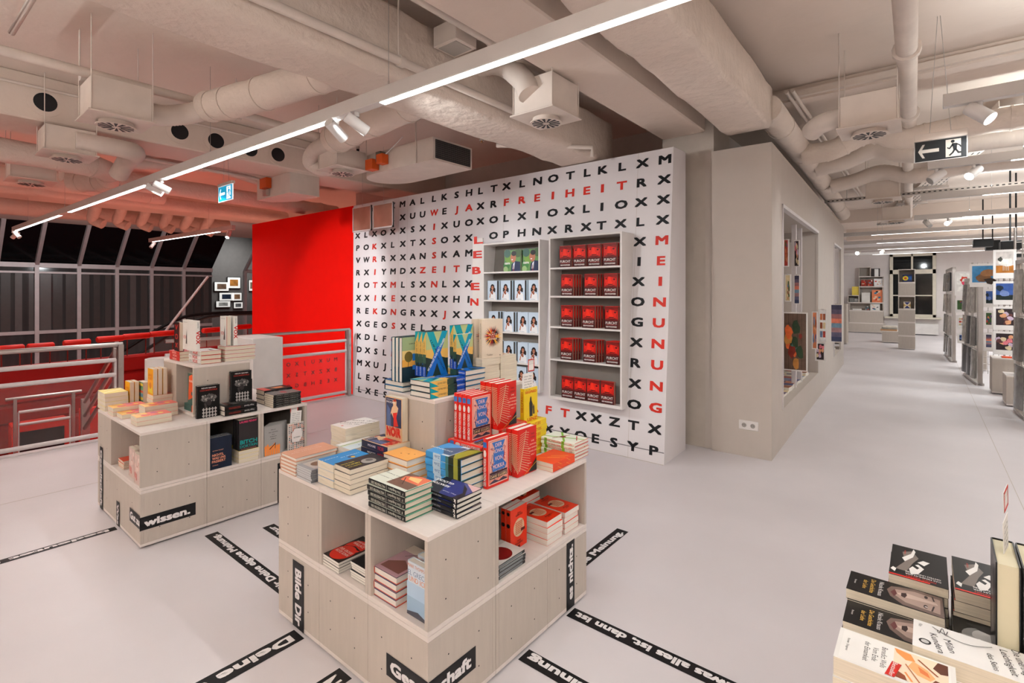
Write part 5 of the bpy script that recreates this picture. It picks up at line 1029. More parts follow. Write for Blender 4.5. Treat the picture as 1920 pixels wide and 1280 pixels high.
duct('ribbed hose drop beside second left diffuser', [(-6.25, 1.1, 2.98), (-6.25, 1.45, 2.98), (-6.35, 1.6, 2.98), (-6.7, 1.62, 2.97), (-6.95, 1.6, 2.85)], .09, ribs=.014, name='flexible_hose')
duct('thick wrapped duct low at far left ceiling', [(-7.6, -1, 3.05), (-7.6, .9, 3.05), (-7.7, 1.6, 3.03), (-8.2, 1.75, 2.98), (-8.6, 1.5, 2.98)], .13, wrap=True)
duct('long straight pink lit duct behind the exit sign', [(-8.7, 1.4, 3.12), (-8.9, 4.0, 3.12), (-9.1, 5.6, 3.12)], .13, wrap=True)
duct('wrapped duct above atrium, leftmost run', [(-10.2, -1, 3.2), (-10.2, 1.9, 3.2), (-10.3, 3.0, 3.2)], .14, wrap=True)
duct('wrapped duct above atrium, far parallel run', [(-11.1, -1, 3.2), (-11.1, 5.6, 3.2)], .12, wrap=True)
duct('wrapped duct above atrium beside the glass front', [(-14.2, -1, 3.25), (-14.2, 5.6, 3.25)], .16, wrap=True)
duct('bulging upper hose left of exit sign', [(-7.4, 1.75, 3.2), (-7.3, 2.2, 3.3), (-7.35, 2.8, 3.3), (-7.3, 3.5, 3.22)], .09, ribs=.014, name='flexible_hose')
duct('bulging lower hose left of exit sign', [(-7.6, 1.75, 3.12), (-7.6, 2.3, 3.2), (-7.6, 2.9, 3.26), (-7.5, 3.6, 3.12)], .08, ribs=.014, name='flexible_hose')
for i in range(6):
    duct('short bent duct in the cluster over the glass front, %s from left' % ['first', 'second', 'third', 'fourth', 'fifth', 'sixth'][i], [(-12.8, 2.6+.42*i, 3.53), (-12.9, 2.6+.42*i, 3.3), (-13.05, 2.62+.42*i, 3.22), (-13.4, 2.65+.42*i, 3.05), (-13.3, 2.8+.42*i, 2.95)], .1, group='bent ducts over the glass front')
for i, (y, z) in enumerate(((6.4, 3.12), (7.3, 3.14), (8.6, 3.12))):
    duct('wavy white hose crossing the aisle ceiling, %s' % ['nearest', 'middle', 'farthest'][i], [(-1.05, y, z-.06), (-.75, y+.02, z-.04+.02*i), (-.45, y+.05, z+.08), (-.1, y+.05, z-.03), (.4, y+.1, z+.02), (1.4, y+.1, z)], .1 if i else .11, ribs=0 if not i else .016, wrap=not i, name='flexible_hose')
duct('ribbed hose stub left of the aisle diffuser', [(-.50, 4.82, 2.95), (-.66, 4.85, 2.93), (-.74, 4.95, 2.91)], .08, ribs=.012, name='flexible_hose')
# pipes
def pipe(label, pts, r, name='pipe', flanges=(), group=None, m_=None):
    m = MB(); m.path(pts, r, m_ or PAINT, 14)
    for fpt in flanges:
        a, b = V(pts[0]).lerp(V(pts[-1]), fpt), V(pts[0]).lerp(V(pts[-1]), fpt+.006); m.path([a, b], r*1.35, m_ or PAINT, 14)
        m.path([a+V((0, 0, r)), (a.x, a.y, CZ-.004)], .005, PAINT, 6)
    return tag(m.build(name), label, 'pipe', group)
pipe('white pipe running along the wide wrapped duct', [(-2.57, -3, 3.02), (-2.6, 3.3, 3.02)], .028, flanges=(.2, .5, .8))
pipe('white sprinkler pipe above left book table', [(-4.9, -3, 3.2), (-4.9, 1.6, 3.2), (-5.02, 3.3, 3.2)], .036, flanges=(.3, .62, .8))
pipe('pipe between the beam and the middle diffuser', [(-2.2, -3, 3.25), (-2.3, 3.2, 3.25)], .028, flanges=(.4, .7, .9))
pipe('cross pipe below ceiling left of the square box', [(-2.25, 1.85, 3.4), (-3.1, 1.88, 3.4)], .02); 
pipe('short cross pipe at upper left', [(-5.2, .55, 3.45), (-5.2, .56, 3.45), (-3.6, .6, 3.45)], .02)
pipe('thin conduit along the concrete beam', [(-6.3, -3, 3.42), (-6.3, 4.4, 3.42)], .013)
pipe('long cross pipe beside the round duct', [(-4.9, 2.35, 3.4), (-3.1, 2.3, 3.4)], .014)
pipe('thin pipe over the atrium beside exit sign', [(-7.25, 1.2, 3.15), (-7.35, 3.6, 3.15)], .025)
pipe('low bent pipe right of the grille unit', [(-3.25, 3.75, 2.98), (-2.75, 4.05, 2.95), (-2.5, 4.3, 2.95), (-2.5, 4.3, 2.85)], .022)
pipe('upper bent pipe right of the grille unit', [(-3.3, 3.5, 3.05), (-2.75, 3.45, 3.05), (-2.5, 3.4, 3.1)], .026)
pipe('thick vertical looking pipe along the aisle ceiling', [(-.02, -2, 3.22), (-.12, 6.9, 3.22)], .062, flanges=(.72, .9))
pipe('thick pipe continuing behind wavy hoses', [(-.15, 7.6, 3.2), (-.25, 14, 3.2)], .06, flanges=(.2, .5))
for i in range(2): pipe('white conduit beside wrapped duct over aisle wall, %s' % ['left', 'right'][i], [(-1.0+.05*i, 5.3, 3.42), (-.98+.05*i, 12.5, 3.42)], .018)
m = MB(); m.box((-1.3, 5.55, 3.44), (4, 5.66, 3.5), PAINT); tag(m.build('cable_duct'), 'flat white cable duct crossing the aisle ceiling', 'cable duct')
def sprinkler(label, p):
    t = thing('sprinkler', label, 'sprinkler', p, 0, 'hanging sprinkler heads')
    m = MB(); m.path([(0, 0, .30), (0, 0, .27)], .02, PAINT, 12); m.path([(0, 0, .27), (0, 0, .05)], .016, BLACK, 12); m.build('stem', t)
    m = MB(); m.path([(0, 0, .05), (0, 0, .02)], .02, STEEL, 12); m.path([(0, 0, .02), (0, 0, 0)], .009, mat((140, 96, 60), .4, metal=.8), 10); m.path([(0, 0, .003), (0, 0, .001)], .018, mat((140, 96, 60), .4, metal=.8), 12); m.build('head', t)
sprinkler('sprinkler with black stem before the left diffuser', at(241, 234, 2.86)); sprinkler('sprinkler with black stem before diffuser left of grille unit', at(671, 325, 2.86)); sprinkler('sprinkler head above the letter wall', at(903, 268, 2.9))
# square ceiling speaker box
t = thing('ceiling_speaker', 'small square white box under ceiling near top centre', 'speaker box', (-2.50, 2.45, 3.22)); m = MB(); m.box((-.11, -.1, 0), (.11, .1, .14), FLEX, c=.004); m.path([(0, 0, .14), (0, 0, .33)], .01, FLEX); m.build('housing', t)
m = MB(); m.box((-.085, -.075, -.004), (.085, .075, -.0005), mat((176, 168, 160), .6)); m.build('grille', t)
# fan coil unit
t = thing('fan_coil_unit', 'white ventilation unit with black grille and rounded end above letter wall', 'ventilation unit', (-4.2, 3.55, 2.82))
m = MB(); pts = [(.54, -.26), (.54, .28), (-.40, .30)]+[(-.40-.36*math.sin(a), .02+.28*math.cos(a)) for a in [PI*k/14 for k in range(15)]][1:-1]+[(-.40, -.26)]
m.prism(pts[::-1], 0, .22, PAINT); m.path([(.3, -.27, .0), (.3, -.27, .7)], .008, PAINT, 8); m.build('housing', t)
m = MB(); m.box((.541, -.23, .02), (.548, .25, .20), mat((44, 42, 42), .6))
for k in range(9): m.box((.548, -.23, .03+.019*k), (.551, .25, .034+.019*k), mat((90, 86, 84), .5))
for k in range(16): m.box((.548, -.22+.03*k, .02), (.551, -.218+.03*k, .2), mat((80, 76, 74), .5))
m.build('grille', t)
m = MB(); m.box((-.42, -.36, .02), (-.30, -.265, .13), mat((206, 84, 30), .5), c=.004); m.box((-.24, -.35, .06), (-.14, -.265, .16), mat((206, 84, 30), .5), c=.004); m.box((-.26, -.34, .09), (-.18, -.27, .19), mat((110, 100, 90), .5)); m.path([(-.14, -.3, .16), (.0, -.28, .24), (.1, -.27, .3)], .006, WHITE, 6); m.build('actuator', t)
p = at(575, 356, 2.95)
t = thing('damper_box', 'white damper box with orange actuator left of the grille unit', 'damper box', (-7.0, 3.45, 2.86)); m = MB(); m.prism([(-.45, -.12), (.5, -.12), (.5, .3), (-.1, .3), (-.45, .1)], 0, .3, PAINT); m.build('housing', t)
m = MB(); m.box((-.2, -.2, .12), (0, -.125, .26), mat((206, 84, 30), .5), c=.004); m.box((-.15, -.18, .02), (-.05, -.125, .1), STEEL); m.build('actuator', t)
# exit signs
def exit_sign(label, a, w, h, back, man, y, lit, hz):
    t = thing('exit_sign', label, 'exit sign', (a[0], y, a[1]))
    m = MB(); m.box((0, 0, 0), (w, .012, h), mat((230, 236, 238), .4, emit=.8) if lit else mat((150, 142, 136), .5)); m.build('panel', t)
    m = MB(); m.box((0, -.01, h), (w, .03, h+hz), PAINT, c=.003); m.build('housing', t)
    bg = mat(back, .4, emit=.9 if lit else 0); fg = mat(man, .4, emit=1.3 if lit else 0)
    m = MB(); e = -.0006
    m.quad([(w*.02, e, h*.03), (w*.58, e, h*.03), (w*.58, e, h*.97), (w*.02, e, h*.97)], bg)
    m.quad([(w*.58, e, h*.03), (w*.98, e, h*.03), (w*.98, e, h*.97), (w*.58, e, h*.97)], bg)
    m.quad([(w*.60, e*1.5, h*.1), (w*.88, e*1.5, h*.1), (w*.88, e*1.5, h*.9), (w*.60, e*1.5, h*.9)], fg)
    def P(pts, c, k=2): m.quad([(w*.58+h*1*x*.98, e*k, h*y_) for x, y_ in pts], c)
    A = [(.08, .5), (.26, .82), (.36, .82), (.24, .58), (.5, .58), (.5, .42), (.24, .42), (.36, .18), (.26, .18)]
    m.quad([(w*.04+w*.5*x*.95, e*2, h*y_) for x, y_ in A[:3]+[A[3]]], fg); m.quad([(w*.04+w*.5*x*.95, e*2, h*y_) for x, y_ in [A[0], A[3], A[6], A[7], A[8]]], fg); m.quad([(w*.04+w*x*.78, e*2.1, h*y_) for x, y_ in [(.12, .58), (.56, .58), (.56, .42), (.12, .42)]], fg)
    u = w*.4/h
    def Q(pts): m.quad([(w*.60+w*.34*x, e*2.6, h*y_) for x, y_ in pts], bg)
    m.quad([(w*.60+w*.13+h*.07*math.cos(2*PI*k/12), e*2.6, h*.80+h*.07*math.sin(2*PI*k/12)) for k in range(12)], bg)
    Q([(.34, .72), (.62, .70), (.60, .42), (.42, .40)]); Q([(.36, .70), (.20, .52), (.08, .56), (.08, .50), (.22, .45), (.42, .62)]); Q([(.58, .70), (.80, .60), (.84, .50), (.78, .50), (.72, .58), (.56, .64)])
    Q([(.42, .42), (.56, .42), (.42, .26), (.24, .14), (.16, .18), (.34, .30)]); Q([(.48, .44), (.60, .42), (.72, .30), (.92, .30), (.92, .22), (.66, .22)])
    m.build('pictogram', t)
    m = MB(); m.path([(w*.3, .01, h+hz), (w*.45, .01, CZ-a[1])], .002, STEEL, 5); m.path([(w*.7, .01, h+hz), (w*.5, .01, CZ-a[1])], .002, STEEL, 5); m.build('suspension_wire', t)
exit_sign('lit blue emergency exit sign with left arrow over the atrium', (-6.62, 2.62), .40, .185, (0, 150, 190), (240, 248, 250), 2.5, True, .035)
exit_sign('black emergency exit sign with left arrow in the aisle', (-.056, 2.5), .297, .155, (5, 7, 10), (150, 140, 130), 4.8, False, .05)
# perforated cable tray
t = thing('cable_tray', 'perforated cable tray sloping across the aisle ceiling', 'cable tray', (.74, 6.9, 3.36), math.atan2(10.4, -1.57)); m = MB(); L = 10.5
m.box((0, -.17, 0), (L, -.165, .06), PAINT); m.box((0, .165, 0), (L, .17, .06), PAINT)
m.box((0, -.17, 0), (L, .17, .003), PAINT)
for k in range(52):
    for j in range(5): m.box((.05+k*.2, -.14+j*.06, -.0012), (.17+k*.2, -.125+j*.06, -.0002), DARK)
m.build('tray', t)
for k in range(6): m = MB(); m.box((.8+k*1.8, -.25, -.05), (.84+k*1.8, .25, -.01), STEEL); m.path([(.82+k*1.8, -.23, -.01), (.82+k*1.8, -.23, .185)], .008, STEEL, 6); m.path([(.82+k*1.8, .23, -.01), (.82+k*1.8, .23, .185)], .008, STEEL, 6); m.build('hanger', t)
t = thing('mounting_rail', 'perforated grey mounting rail crossing behind the wavy hoses', 'mounting rail', (-1.25, 9.6, 2.98)); m = MB(); m.box((0, -.02, 0), (3.6, .02, .05), STEEL)
for k in range(60): m.box((.04+k*.06, -.0215, .018), (.07+k*.06, -.0202, .032), DARK)
m.path([(.3, 0, .05), (.3, 0, .57)], .006, STEEL, 6); m.path([(2.4, 0, .05), (2.4, 0, .57)], .006, STEEL, 6); m.build('rail', t)

# ------------------------------------------------------------------ atrium railings, padded red seating, escalator
RX = -6.63
def railing(label, y0, y1, thick=False, post=True):
    t = thing('railing', label, 'railing', (RX, y0, 0)); L = y1-y0
    m = MB(); m.path([(0, 0, .985), (0, L, .985)], .024 if thick else .02, STEEL, 14); m.build('handrail', t)
    m = MB()
    for z in (.824, .67, .065): m.path([(0, .0, z), (0, L-.06, z)], .022, STEELW, 14)
    m.path([(0, L-.06, .065), (0, L-.06, .835)], .012, STEELW, 10); m.build('bars', t)
    m = MB(); m.box((-.006, .02, .08), (.004, L-.08, .66), glass_mat()); m.build('glass_infill', t)
    m = MB(); m.box((-.05, L-.045, -.3), (-.02, L+.0, .985), STEEL); m.box((.02, L-.045, 0), (.045, L+.0, .985), STEEL)
    for z in (.75, .4): m.path([(.045, L-.02, z), (.06, L-.02, z)], .012, STEEL, 10)
    m.build('post', t)
    return t
railing('steel and white railing at left frame edge over the red atrium', -3.0, 1.56, True)
railing('white barred railing before the red wall beside the letter wall', 1.95, 4.31)
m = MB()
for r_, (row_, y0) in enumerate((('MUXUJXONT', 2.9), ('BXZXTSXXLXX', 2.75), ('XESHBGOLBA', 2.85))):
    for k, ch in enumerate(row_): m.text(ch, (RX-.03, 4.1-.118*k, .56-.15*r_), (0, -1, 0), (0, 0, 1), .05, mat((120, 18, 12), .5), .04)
o = m.build('reflected_letters'); tag(o, 'faint dark letters reflected on the glass before the red wall', 'lettering')  # a reflection modelled as solid dark letters behind the glass
t = thing('stair_railing', 'steel stair handrail running down behind the left railing post', 'railing', (-6.85, 1.56, 0)); m = MB()
for z in (.93, .76, .60): m.path([(0, 0, z), (-1.2, -.05, z-.75)], .022, STEEL, 10)
m.box((-.06, -.03, -.3), (.0, .03, .97), STEEL); m.box((-1.25, -.08, -.9), (-1.18, -.0, .22), STEEL); m.build('handrails', t)
t = thing('landing_railing', 'small lower railing on the stair landing behind left railing', 'railing', (-8.2, .85, 0)); m = MB()
m.path([(0, -.02, .30), (0, .66, .30)], .018, STEEL, 12)
for z in (.135, -.012): m.path([(0, .09, z), (0, .55, z)], .018, STEELW, 12)
for y in (.06, .58): m.box((-.02, y-.015, -1.0), (.02, y+.015, .30), STEEL)
m.path([(0, .09, -1.0), (0, .09, .135)], .009, STEELW, 8); m.path([(0, .55, -1.0), (0, .55, .135)], .009, STEELW, 8); m.build('frame', t)
# padded red balustrade with cylinder rolls
cur = smooth_path([(-8.2, -1.6, 0), (-8.5, -.4, 0), (-8.86, .85, 0), (-8.97, 1.36, 0), (-9.12, 2.1, 0), (-9.34, 3.05, 0), (-9.6, 3.8, 0), (-9.8, 4.35, 0)], 8)
t = thing('padded_balustrade', 'curved dark red padded wall panel inside the atrium', 'padded wall', (0, 0, 0))
m = MB()
rows_ = [.60, .36, .12, -.12, -.5, -1.6, -3.3]
for j in range(len(rows_)-1):
    za, zb = rows_[j], rows_[j+1]
    for i in range(len(cur)-1):
        a, b = cur[i], cur[i+1]; n = V((1, .15, 0)).normalized(); g = .012
        for (s0, s1, d0, d1) in ((0, .12, 0, .035), (.12, .88, .035, .035), (.88, 1, .035, 0)):
            z_0, z_1 = za+(zb-za)*s0, za+(zb-za)*s1
            m.add([a+n*d0+V((0, 0, z_0)), b+n*d0+V((0, 0, z_0)), b+n*d1+V((0, 0, z_1)), a+n*d1+V((0, 0, z_1))], [(0, 3, 2, 1)], REDSOFA, True)
m.add([c+V((0, 0, .6)) for c in cur]+[c+V((-.1, 0, .6)) for c in cur], [[i, i+1, len(cur)+i+1, len(cur)+i] for i in range(len(cur)-1)], REDSOFA)
m.build('padding', t)
RP = [(0, 657), (27, 653), (78, 649), (140, 642), (200, 635), (258, 630), (313, 625), (400, 618), (452, 613)]
rollm = mat((196, 30, 18), .5, var=.06)
for i, (u, v) in enumerate([(-40, 664)]+RP[1:]):
    if i in (0,): continue
    p = at(u, v, .80)
    # keep on the balustrade line
    c = min(cur, key=lambda q: abs((q-C3).dot(R3)/(q-C3).dot(F3)-(u-960)/FPX)); sc_ = (c-C3).dot(F3)/FPX; z = CAMH-(v-HORIZON)*sc_
    t = thing('headrest_roll', 'red cylinder roll on two rods above padded wall, %s from left' % ['', 'first', 'second', 'third', 'fourth', 'fifth', 'sixth', 'seventh', 'eighth'][i], 'headrest roll', (c.x, c.y, z), 0, 'red headrest rolls in the atrium')
    k = cur.index(c); d = (cur[min(k+1, len(cur)-1)]-cur[max(k-1, 0)]).normalized(); px_ = lambda q: 960+FPX*(q-C3).dot(R3)/(q-C3).dot(F3); hl = min(.24, 25/abs(px_(c+d*.5)-px_(c-d*.5)))
    m = MB(); m.path([-d*hl, -d*(hl-.012), d*(hl-.012), d*hl], [.035, .045, .045, .035], rollm, 18); m.build('roll', t)
    for s_ in (-hl*.7, hl*.7): m = MB(); m.path([d*s_, d*s_+V((0, 0, -(z-.58)))], .008, mat((120, 40, 34), .4, metal=.5), 8); m.build('rod', t)
# kiosk screens and red panels on the lower side
p = at(95, 822, -.6)
t = thing('display_case', 'dark screened red case below the landing railing', 'display case', (-8.6, .9, -3.3)); m = MB(); m.box((-.05, 0, 0), (.25, .52, 3.25), mat((214, 40, 26), .5), c=.01); m.build('case', t)
m = MB(); m.box((.25, .05, 2.75), (.256, .47, 3.17), mat((34, 22, 22), .3)); m.build('screen', t)
for i, (y, z) in enumerate(((1.52, 3.35), (1.82, 3.5))):
    m = MB(); m.box((-8.4, y, -3.3), (-8.3, y+.22, -3.3+z), mat((224, 44, 30), .5)); tag(m.build('red_panel'), '%s bright red upright panel beside the stair rail' % ['nearer', 'farther'][i], 'panel')
m = MB(); m.path([(-8.6, .5, -.6), (-8.6, .5, .35)], .1, REDSOFA, 24); tag(m.build('bolster'), 'short dark red bolster beside landing railing at frame edge', 'bolster')
# escalator
t = thing('escalator', 'glass escalator with black handrails beyond the padded wall', 'escalator', (0, 0, 0)); ESC = [(-12.6, 1.6, -.9), (-12.6, 3.1, .15), (-12.6, 4.2, .85), (-12.6, 4.9, 1.0), (-12.6, 6.2, 1.0)]
for dx in (0, -1.1):
    q = smooth_path([(a+dx, b, c) for a, b, c in ESC], 8)
    m = MB(); m.path(q+[q[-1]+V((0, .25, -.08)), q[-1]+V((0, .34, -.3)), q[-1]+V((0, .25, -.52)), q[-1]+V((0, 0, -.6))], .035, BLACK, 10); m.build('handrail', t)
    m = MB(); m.add([c for c in q]+[c+V((0, 0, -.8)) for c in q], [[i, i+1, len(q)+i+1, len(q)+i] for i in range(len(q)-1)], glass_mat()); m.build('glass_side', t)
m = MB(); q = smooth_path([(a-.5, b, c-.85) for a, b, c in ESC], 6); m.path(q, .3, STEEL, 8); m.build('truss', t)
m = MB(); m.path([atx(308, 624, -13.5), atx(390, 518, -13.5)], .03, STEELW, 8); tag(m.build('glass_strut'), 'slanting steel strut before the glass facade', 'strut')

# ------------------------------------------------------------------ far room: racks, tower, shelf, window
def card_rack(label, a, b, top, packs, seed):
    """flat rack from a (near end) to b; clear packs hang along its -X side"""
    a, b = V(a), V(b); L = (b-a).length; ang = math.atan2(b.y-a.y, b.x-a.x); r_ = random.Random(seed)
    t = thing('card_rack', label, 'card rack', a, ang)
    m = MB(); m.box((0, -.03, 0), (.05, .03, top), STEEL, c=.003); m.box((L-.05, -.03, 0), (L, .03, top), STEEL, c=.003); m.box((0, -.03, top-.05), (L, .03, top), STEEL, c=.003); m.box((0, -.05, 0), (L, .05, .04), STEEL); m.build('frame', t)
    m = MB()
    for k in range(10): m.path([(.05+L*k/10, 0, .04), (.05+L*k/10, 0, top-.03)], .004, STEEL, 6)
    for k in range(8): m.path([(0, 0, .2+k*(top-.3)/8), (L, 0, .2+k*(top-.3)/8)], .004, STEEL, 6)
    m.build('grid', t)
    return t, L, ang
def packs(t, L, ang, top, seed, side, where, nrow=3, ncol=3):
    r_ = random.Random(seed)
    for r in range(nrow):
        for c in range(ncol):
            h = (top-.15)/nrow-.05; z = .1+r*(top-.12)/nrow
            cx = .03+(L-.06)*(c+.5)/ncol
            m4 = Matrix.Translation(t.location) @ Matrix.Rotation(ang, 4, 'Z') @ Matrix.Translation((cx, side*.035, z))
            k = thing('wrapped_poster_pack', 'clear wrapped poster pack, row %s from floor, column %s %s' % (['one', 'two', 'three', 'four'][r], ['one', 'two', 'three'][c], where), 'poster pack', group='wrapped packs %s' % where)
            k.matrix_world = m4; col = r_.choice([(60, 60, 62), (150, 146, 140), (40, 42, 46), (186, 180, 172), (120, 116, 112)])
            m = MB(); w = L/ncol*.42; n = 7
            pts = [(-w+2*w*i/n, side*(.02+.035*math.sin(PI*i/n)+r_.uniform(0, .012))) for i in range(n+1)]
            vs = [(x, y, 0) for x, y in pts]+[(x, y*.7, h) for x, y in pts]
            m.add(vs, [[i, i+1, n+1+i+1, n+1+i] for i in range(n)], mat(col, .12, var=.3, scale=10), True); m.box((-w, 0, .01), (w, side*.018, h*.98), mat(col, .4)); m.build('pack', k)
T_, L_, A_ = card_rack('middle grey card rack standing edge on in far room', (.72, 11.29, 0), (.612, 12.57, 0), 1.78, 9, 1)
packs(T_, L_, A_, 1.75, 4, 1, 'on left side of middle rack')
T_, L_, A_ = card_rack('farther grey card rack edge on at left of the rack group', (.51, 14.6, 0), (.447, 16.4, 0), 2.08, 9, 2)
packs(T_, L_, A_, 2.05, 8, 1, 'on left side of farther rack', 4)
T_, L_, A_ = card_rack('nearest card rack cut by the right frame edge', (1.02, 8.0, 0), (.95, 9.2, 0), 1.95, 9, 3)
packs(T_, L_, A_, 1.9, 12, 1, 'on nearest rack at frame edge', 3, 2)
# calendars facing the viewer
CALS = [(1862, 1906, 467, 522, 10.0, 'pony', 'white pony calendar topmost in the front calendar column'), (1862, 1906, 527, 571, 10.0, 'coast', 'blue coast calendar second in the front calendar column'), (1862, 1906, 575, 618, 10.0, 'food', 'pink sweets calendar third in the front calendar column'), (1862, 1906, 622, 664, 10.0, 'food', 'brown shellfish calendar lowest in the front calendar column'),
        (1818, 1868, 494, 538, 11.0, 'horse', 'large brown horse poster calendar behind middle rack'), (1844, 1866, 542, 576, 11.0, 'coast', 'dark landscape calendar under the horse poster'), (1844, 1864, 583, 616, 11.0, 'mix', 'autumn landscape calendar left of sweets calendar'), (1844, 1864, 624, 658, 11.0, 'sunset', 'dusk sea calendar left of shellfish calendar'),
        (1790, 1822, 509, 554, 13.0, 'lips', 'white calendar with pink tongue lips between the racks'), (1791, 1816, 560, 586, 13.0, 'mix', 'red and green striped calendar under the lips calendar'), (1793, 1812, 591, 618, 13.0, 'blocks', 'white lettered calendar between the racks'), (1795, 1809, 625, 643, 13.0, 'coast', 'dark calendar lowest between the racks')]
for i, (u0, u1, v0, v1, y, kd, lab) in enumerate(CALS):
    M, w, h = facing(u0, v0, v1, u1, y); hanging_calendar('wall_calendar', lab, M, w, h, kd, None, 40+i, .03)
for j, (x0, x1, y, z1) in enumerate(((1.0, 1.62, 10.03, 2.45), (.98, 1.5, 11.03, 2.2), (.72, 1.3, 13.03, 2.1))):
    t = thing('calendar_grid', 'grey wire grid panel carrying calendars, %s of three' % ['nearest', 'middle', 'farthest'][j], 'grid panel', (x0, y, 0)); m = MB(); W_ = x1-x0
    for k in range(9): m.path([(W_*k/8, 0, 0), (W_*k/8, 0, z1)], .006 if k % 8 else .014, STEEL, 6)
    for k in range(16): m.path([(0, 0, .05+k*(z1-.1)/15), (W_, 0, .05+k*(z1-.1)/15)], .005, STEEL, 6)
    m.build('grid', t)
crate('grey plywood cube low at the right frame edge', .86, 1.75, 9.47, 9.9, .02, .42)
crate('grey plywood cube under the middle calendar grid', .80, 1.5, 10.5, 10.9, .02, .55)
crate('grey plywood cube behind the middle rack', .60, .95, 13.4, 13.8, .02, .62)
kind('plainwhite', .17, .24, .035, False, (232, 230, 228), [('r', .1, .1, .9, .9, (222, 220, 220))], pages=PAGEW); kind('plainblack', .17, .24, .045, False, (26, 26, 30), [], [('t', 'KALENDER', .5, .5, .4, WH, .6, 90)], pages=PAGEW)
pile('plainblack', 3, V((1.13, 9.5, .4205)), 0, 'dark boxed book', 'on cube at right frame edge'); pile('plainwhite', 4, V((1.13, 9.5, .4205+3*.0453+.001)), 0, 'white boxed book', 'on cube at right frame edge')
pile('orangered', 1, V((1.1, 10.55, .5505)), 90, 'red box', 'on cube under middle grid')
# hanging black pendant boxes
for i, (u, v, y, w, h) in enumerate(((1843, 456, 15.0, 28, 14), (1857, 470, 13.0, 0, 0), (1861, 460, 16.0, 20, 18), (1894, 460, 11.5, 28, 16), (1905, 478, 12.0, 22, 8))):
    if not w: continue
    p = aty(u, v, y); s_ = y/_ray(u, v).y/FPX
    t = thing('pendant_box', 'black box hanging on a rod above the card racks, %s' % ['leftmost', '', 'second from left', 'largest one', 'lowest one'][i], 'pendant box', p)
    m = MB(); m.box((-w*s_*.5, -.15, -h*s_*.5), (w*s_*.5, .15, h*s_*.5), BLACK, c=.01); m.build('box', t)
    m = MB(); m.path([(0, 0, h*s_*.5), (0, 0, CZ-p.z)], .012, BLACK, 8); m.build('rod', t)
# tower
crate('closed lower cube of the slim display tower in far room', -.535, -.176, 17.1, 17.46, .012, .36); crate('second cube from floor of slim display tower', -.535, -.176, 17.1, 17.46, .36, .72); crate('third cube from floor of slim display tower', -.535, -.176, 17.1, 17.46, .72, 1.07)
crate('open niche cube with patterned box in display tower', -.535, -.176, 17.1, 17.46, 1.07, 1.42, '-Y'); crate('closed grey cube below the top of display tower', -.535, -.176, 17.1, 17.46, 1.42, 1.78); 
crate('open white top cube of the display tower', -.535, -.176, 17.1, 17.46, 1.78, 2.14, '-Y')
kind('emblem', .2, .2, .02, True, (40, 50, 90), [('c', .3, .5, .3, (226, 200, 50)), ('c', .3, .5, .14, (190, 60, 50)), ('r', .6, .3, .95, .75, (40, 90, 160))]); book_at('emblem', place('emblem', UP['-Y'], (-.24, 17.13, 1.799)), 'dark blue book with yellow circle in top of display tower')
kind('starbox', .15, .18, .1, False, (222, 206, 180), [('p', [(.1, .95), (.9, .95), (.5, .55)], (40, 50, 110)), ('p', [(.1, .05), (.9, .05), (.5, .45)], (40, 50, 110)), ('p', [(0, .7), (.4, .5), (0, .3)], (190, 150, 80)), ('p', [(1, .7), (.6, .5), (1, .3)], (190, 150, 80))], cat='patterned_box'); book_at('starbox', place('starbox', UP['-Y'], (-.27, 17.13, 1.089)), 'patterned box with blue triangles in tower niche')
crate('low grey cube left of the slim display tower', -.98, -.56, 18.9, 19.5, .02, .36)
for k in range(3): m = MB(); m.box((-1.02+.03*k, 18.95, .361+.05*k), (-.62, 19.3, .405+.05*k), [mat((196, 150, 110)), mat((150, 146, 136), var=.3), mat((220, 212, 200), var=.3)][k]); tag(m.build('art_book'), '%s book on low cube left of the display tower' % ['lowest brown', 'middle grey', 'topmost pale'][k], 'book')
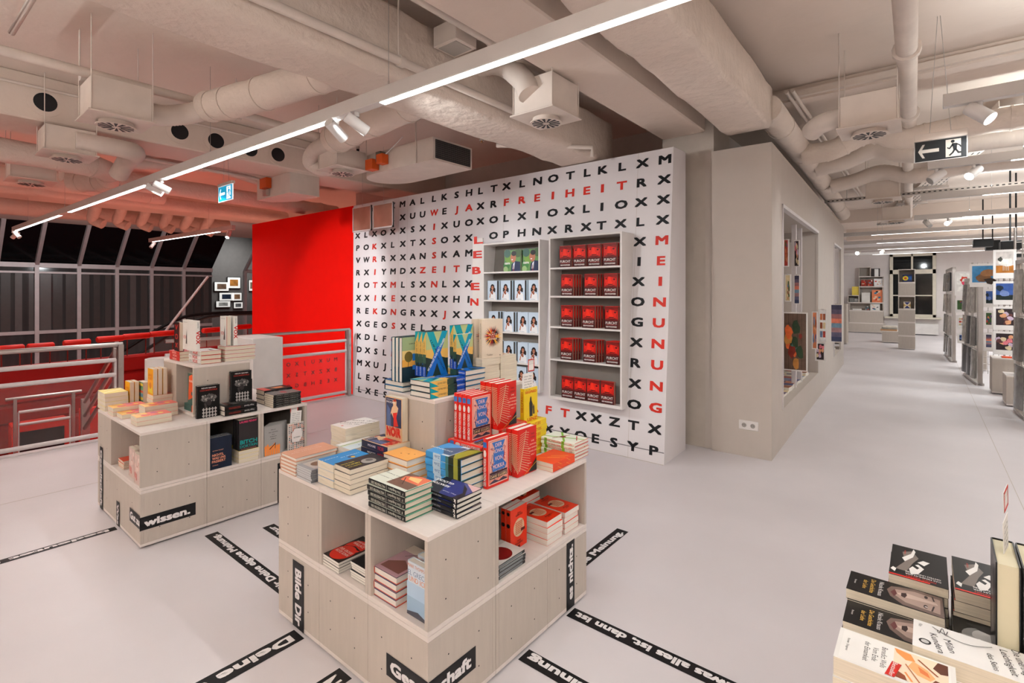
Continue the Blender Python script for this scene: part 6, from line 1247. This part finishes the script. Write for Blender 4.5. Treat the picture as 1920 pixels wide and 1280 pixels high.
# rear wall shelf unit, as cubes
yb = 23.05
crate('lowest long rear shelf box at the wall, left', -2.25, -1.1, yb-.02, yb+.38, .02, .36); crate('middle dark backed rear shelf box', -2.2, -1.16, yb, yb+.38, .82, 1.12, '-Y'); crate('tall rear shelf box with bright books', -1.9, -1.16, yb, yb+.38, 1.12, 1.72, '-Y'); crate('rear shelf box with two red covers', -1.9, -1.16, yb, yb+.38, 1.72, 2.1, '-Y')
crate('topmost small rear shelf box', -1.9, -1.54, yb, yb+.38, 2.1, 2.46, '-Y'); crate('small side rear shelf box below the yellow book', -2.25, -1.9, yb, yb+.38, 1.12, 1.4, '-Y'); crate('rear shelf box support, closed and plain', -2.2, -1.16, yb, yb+.38, .36, .82)
AB = [('bright yellow book on rear side shelf', (232, 206, 90), -2.12, -1.88, 1.4, 1.73), ('dark poster book on top rear shelf', (50, 44, 46), -1.52, -1.26, 2.1, 2.4), ('white bird figure book right of it on top', (236, 234, 232), -1.42, -1.30, 2.1, 2.38), ('left red dark cover on rear shelf', (150, 50, 40), -1.84, -1.66, 1.74, 1.98), ('right red dark cover on rear shelf', (150, 56, 44), -1.64, -1.47, 1.74, 1.98), ('white cover with drawing on rear shelf', (234, 230, 230), -1.44, -1.18, 1.74, 2.02), ('colourful orange poster cover on rear shelf', (226, 130, 90), -1.5, -1.18, 1.14, 1.6), ('white boxed book in the tall rear shelf', (222, 218, 212), -1.82, -1.56, 1.14, 1.5), ('grey book in small rear side shelf', (120, 120, 118), -2.2, -2.05, 1.14, 1.3), ('second grey book in small rear side shelf', (160, 158, 154), -2.04, -1.93, 1.14, 1.28), ('white patterned cover in lowest rear shelf', (222, 220, 216), -1.55, -1.26, .84, 1.08), ('black patterned figure in lowest rear shelf', (90, 90, 88), -1.72, -1.58, .84, 1.0), ('flat white book in lowest rear shelf', (232, 230, 226), -2.1, -1.82, .84, .89)]
for lab, c, x0, x1, z0_, z1_ in AB:
    t = thing('art_book', lab, 'book', (x0, yb+.06 if 'bird' not in lab else yb+.02, z0_)); m = MB(); m.box((0, 0, 0), (x1-x0, .03, z1_-z0_), mat(c, .4, var=.08), c=.002); m.build('cover', t)
    if 'red' in lab or 'colour' in lab or 'patterned' in lab or 'drawing' in lab:
        m = MB(); r_ = random.Random(lab)
        for k in range(9):
            w_, h_ = x1-x0, z1_-z0_; a, b = r_.uniform(.1, .7)*w_, r_.uniform(.1, .8)*h_; m.quad([(a, -.001-.0002*k, b), (a+w_*.2, -.001-.0002*k, b), (a+w_*.25, -.001-.0002*k, b+h_*.14), (a, -.001-.0002*k, b+h_*.14)], mat(r_.choice([(226, 190, 160), (60, 120, 150), (210, 60, 40), (40, 40, 44), (240, 236, 230)]), .4))
        m.build('cover_picture', t)
# rear window
o = MB(); wx0, wx1, wz0, wz1 = -.98, .34, .62, 2.92; o.box((wx0, 23.41, wz0), (wx1, 23.44, wz1), mat((12, 16, 18), .06, var=.1)); w = struct(o.build('window_20'))
o = MB(); CRM = mat((214, 206, 190), .5)
for (a, b, c, d) in ((wx0, wx0+.1, wz0, wz1), (wx1-.1, wx1, wz0, wz1), (wx0, wx1, wz0, wz0+.1), (wx0, wx1, wz1-.1, wz1), (wx0, wx1, 2.18, 2.34), (wx0+.62, wx0+.68, wz0, wz1)): o.box((a, 23.34, c), (b, 23.44, d), CRM, c=.006)
for z in (1.4,): o.box((wx0+.1, 23.37, z-.02), (wx1-.1, 23.42, z+.02), CRM)
o.build('window_frame', w); o = MB(); o.box((wx0-.15, 23.2, wz0-.06), (wx1+.15, 23.44, wz0), CRM, c=.006); o.build('window_sill', w)
m = MB(); m.box((-.28, 23.0, .03), (.40, 23.4, .40), WHITE, c=.005); tag(m.build('radiator_cover'), 'white low box under the rear window', 'radiator cover')
m = MB(); m.box((-2.2, 17.6, .02), (-1.75, 18.1, 1.18), WOOD_SHADED, c=.004); tag(m.build('cabinet'), 'grey plywood cabinet just beyond the aisle wall end', 'cabinet')
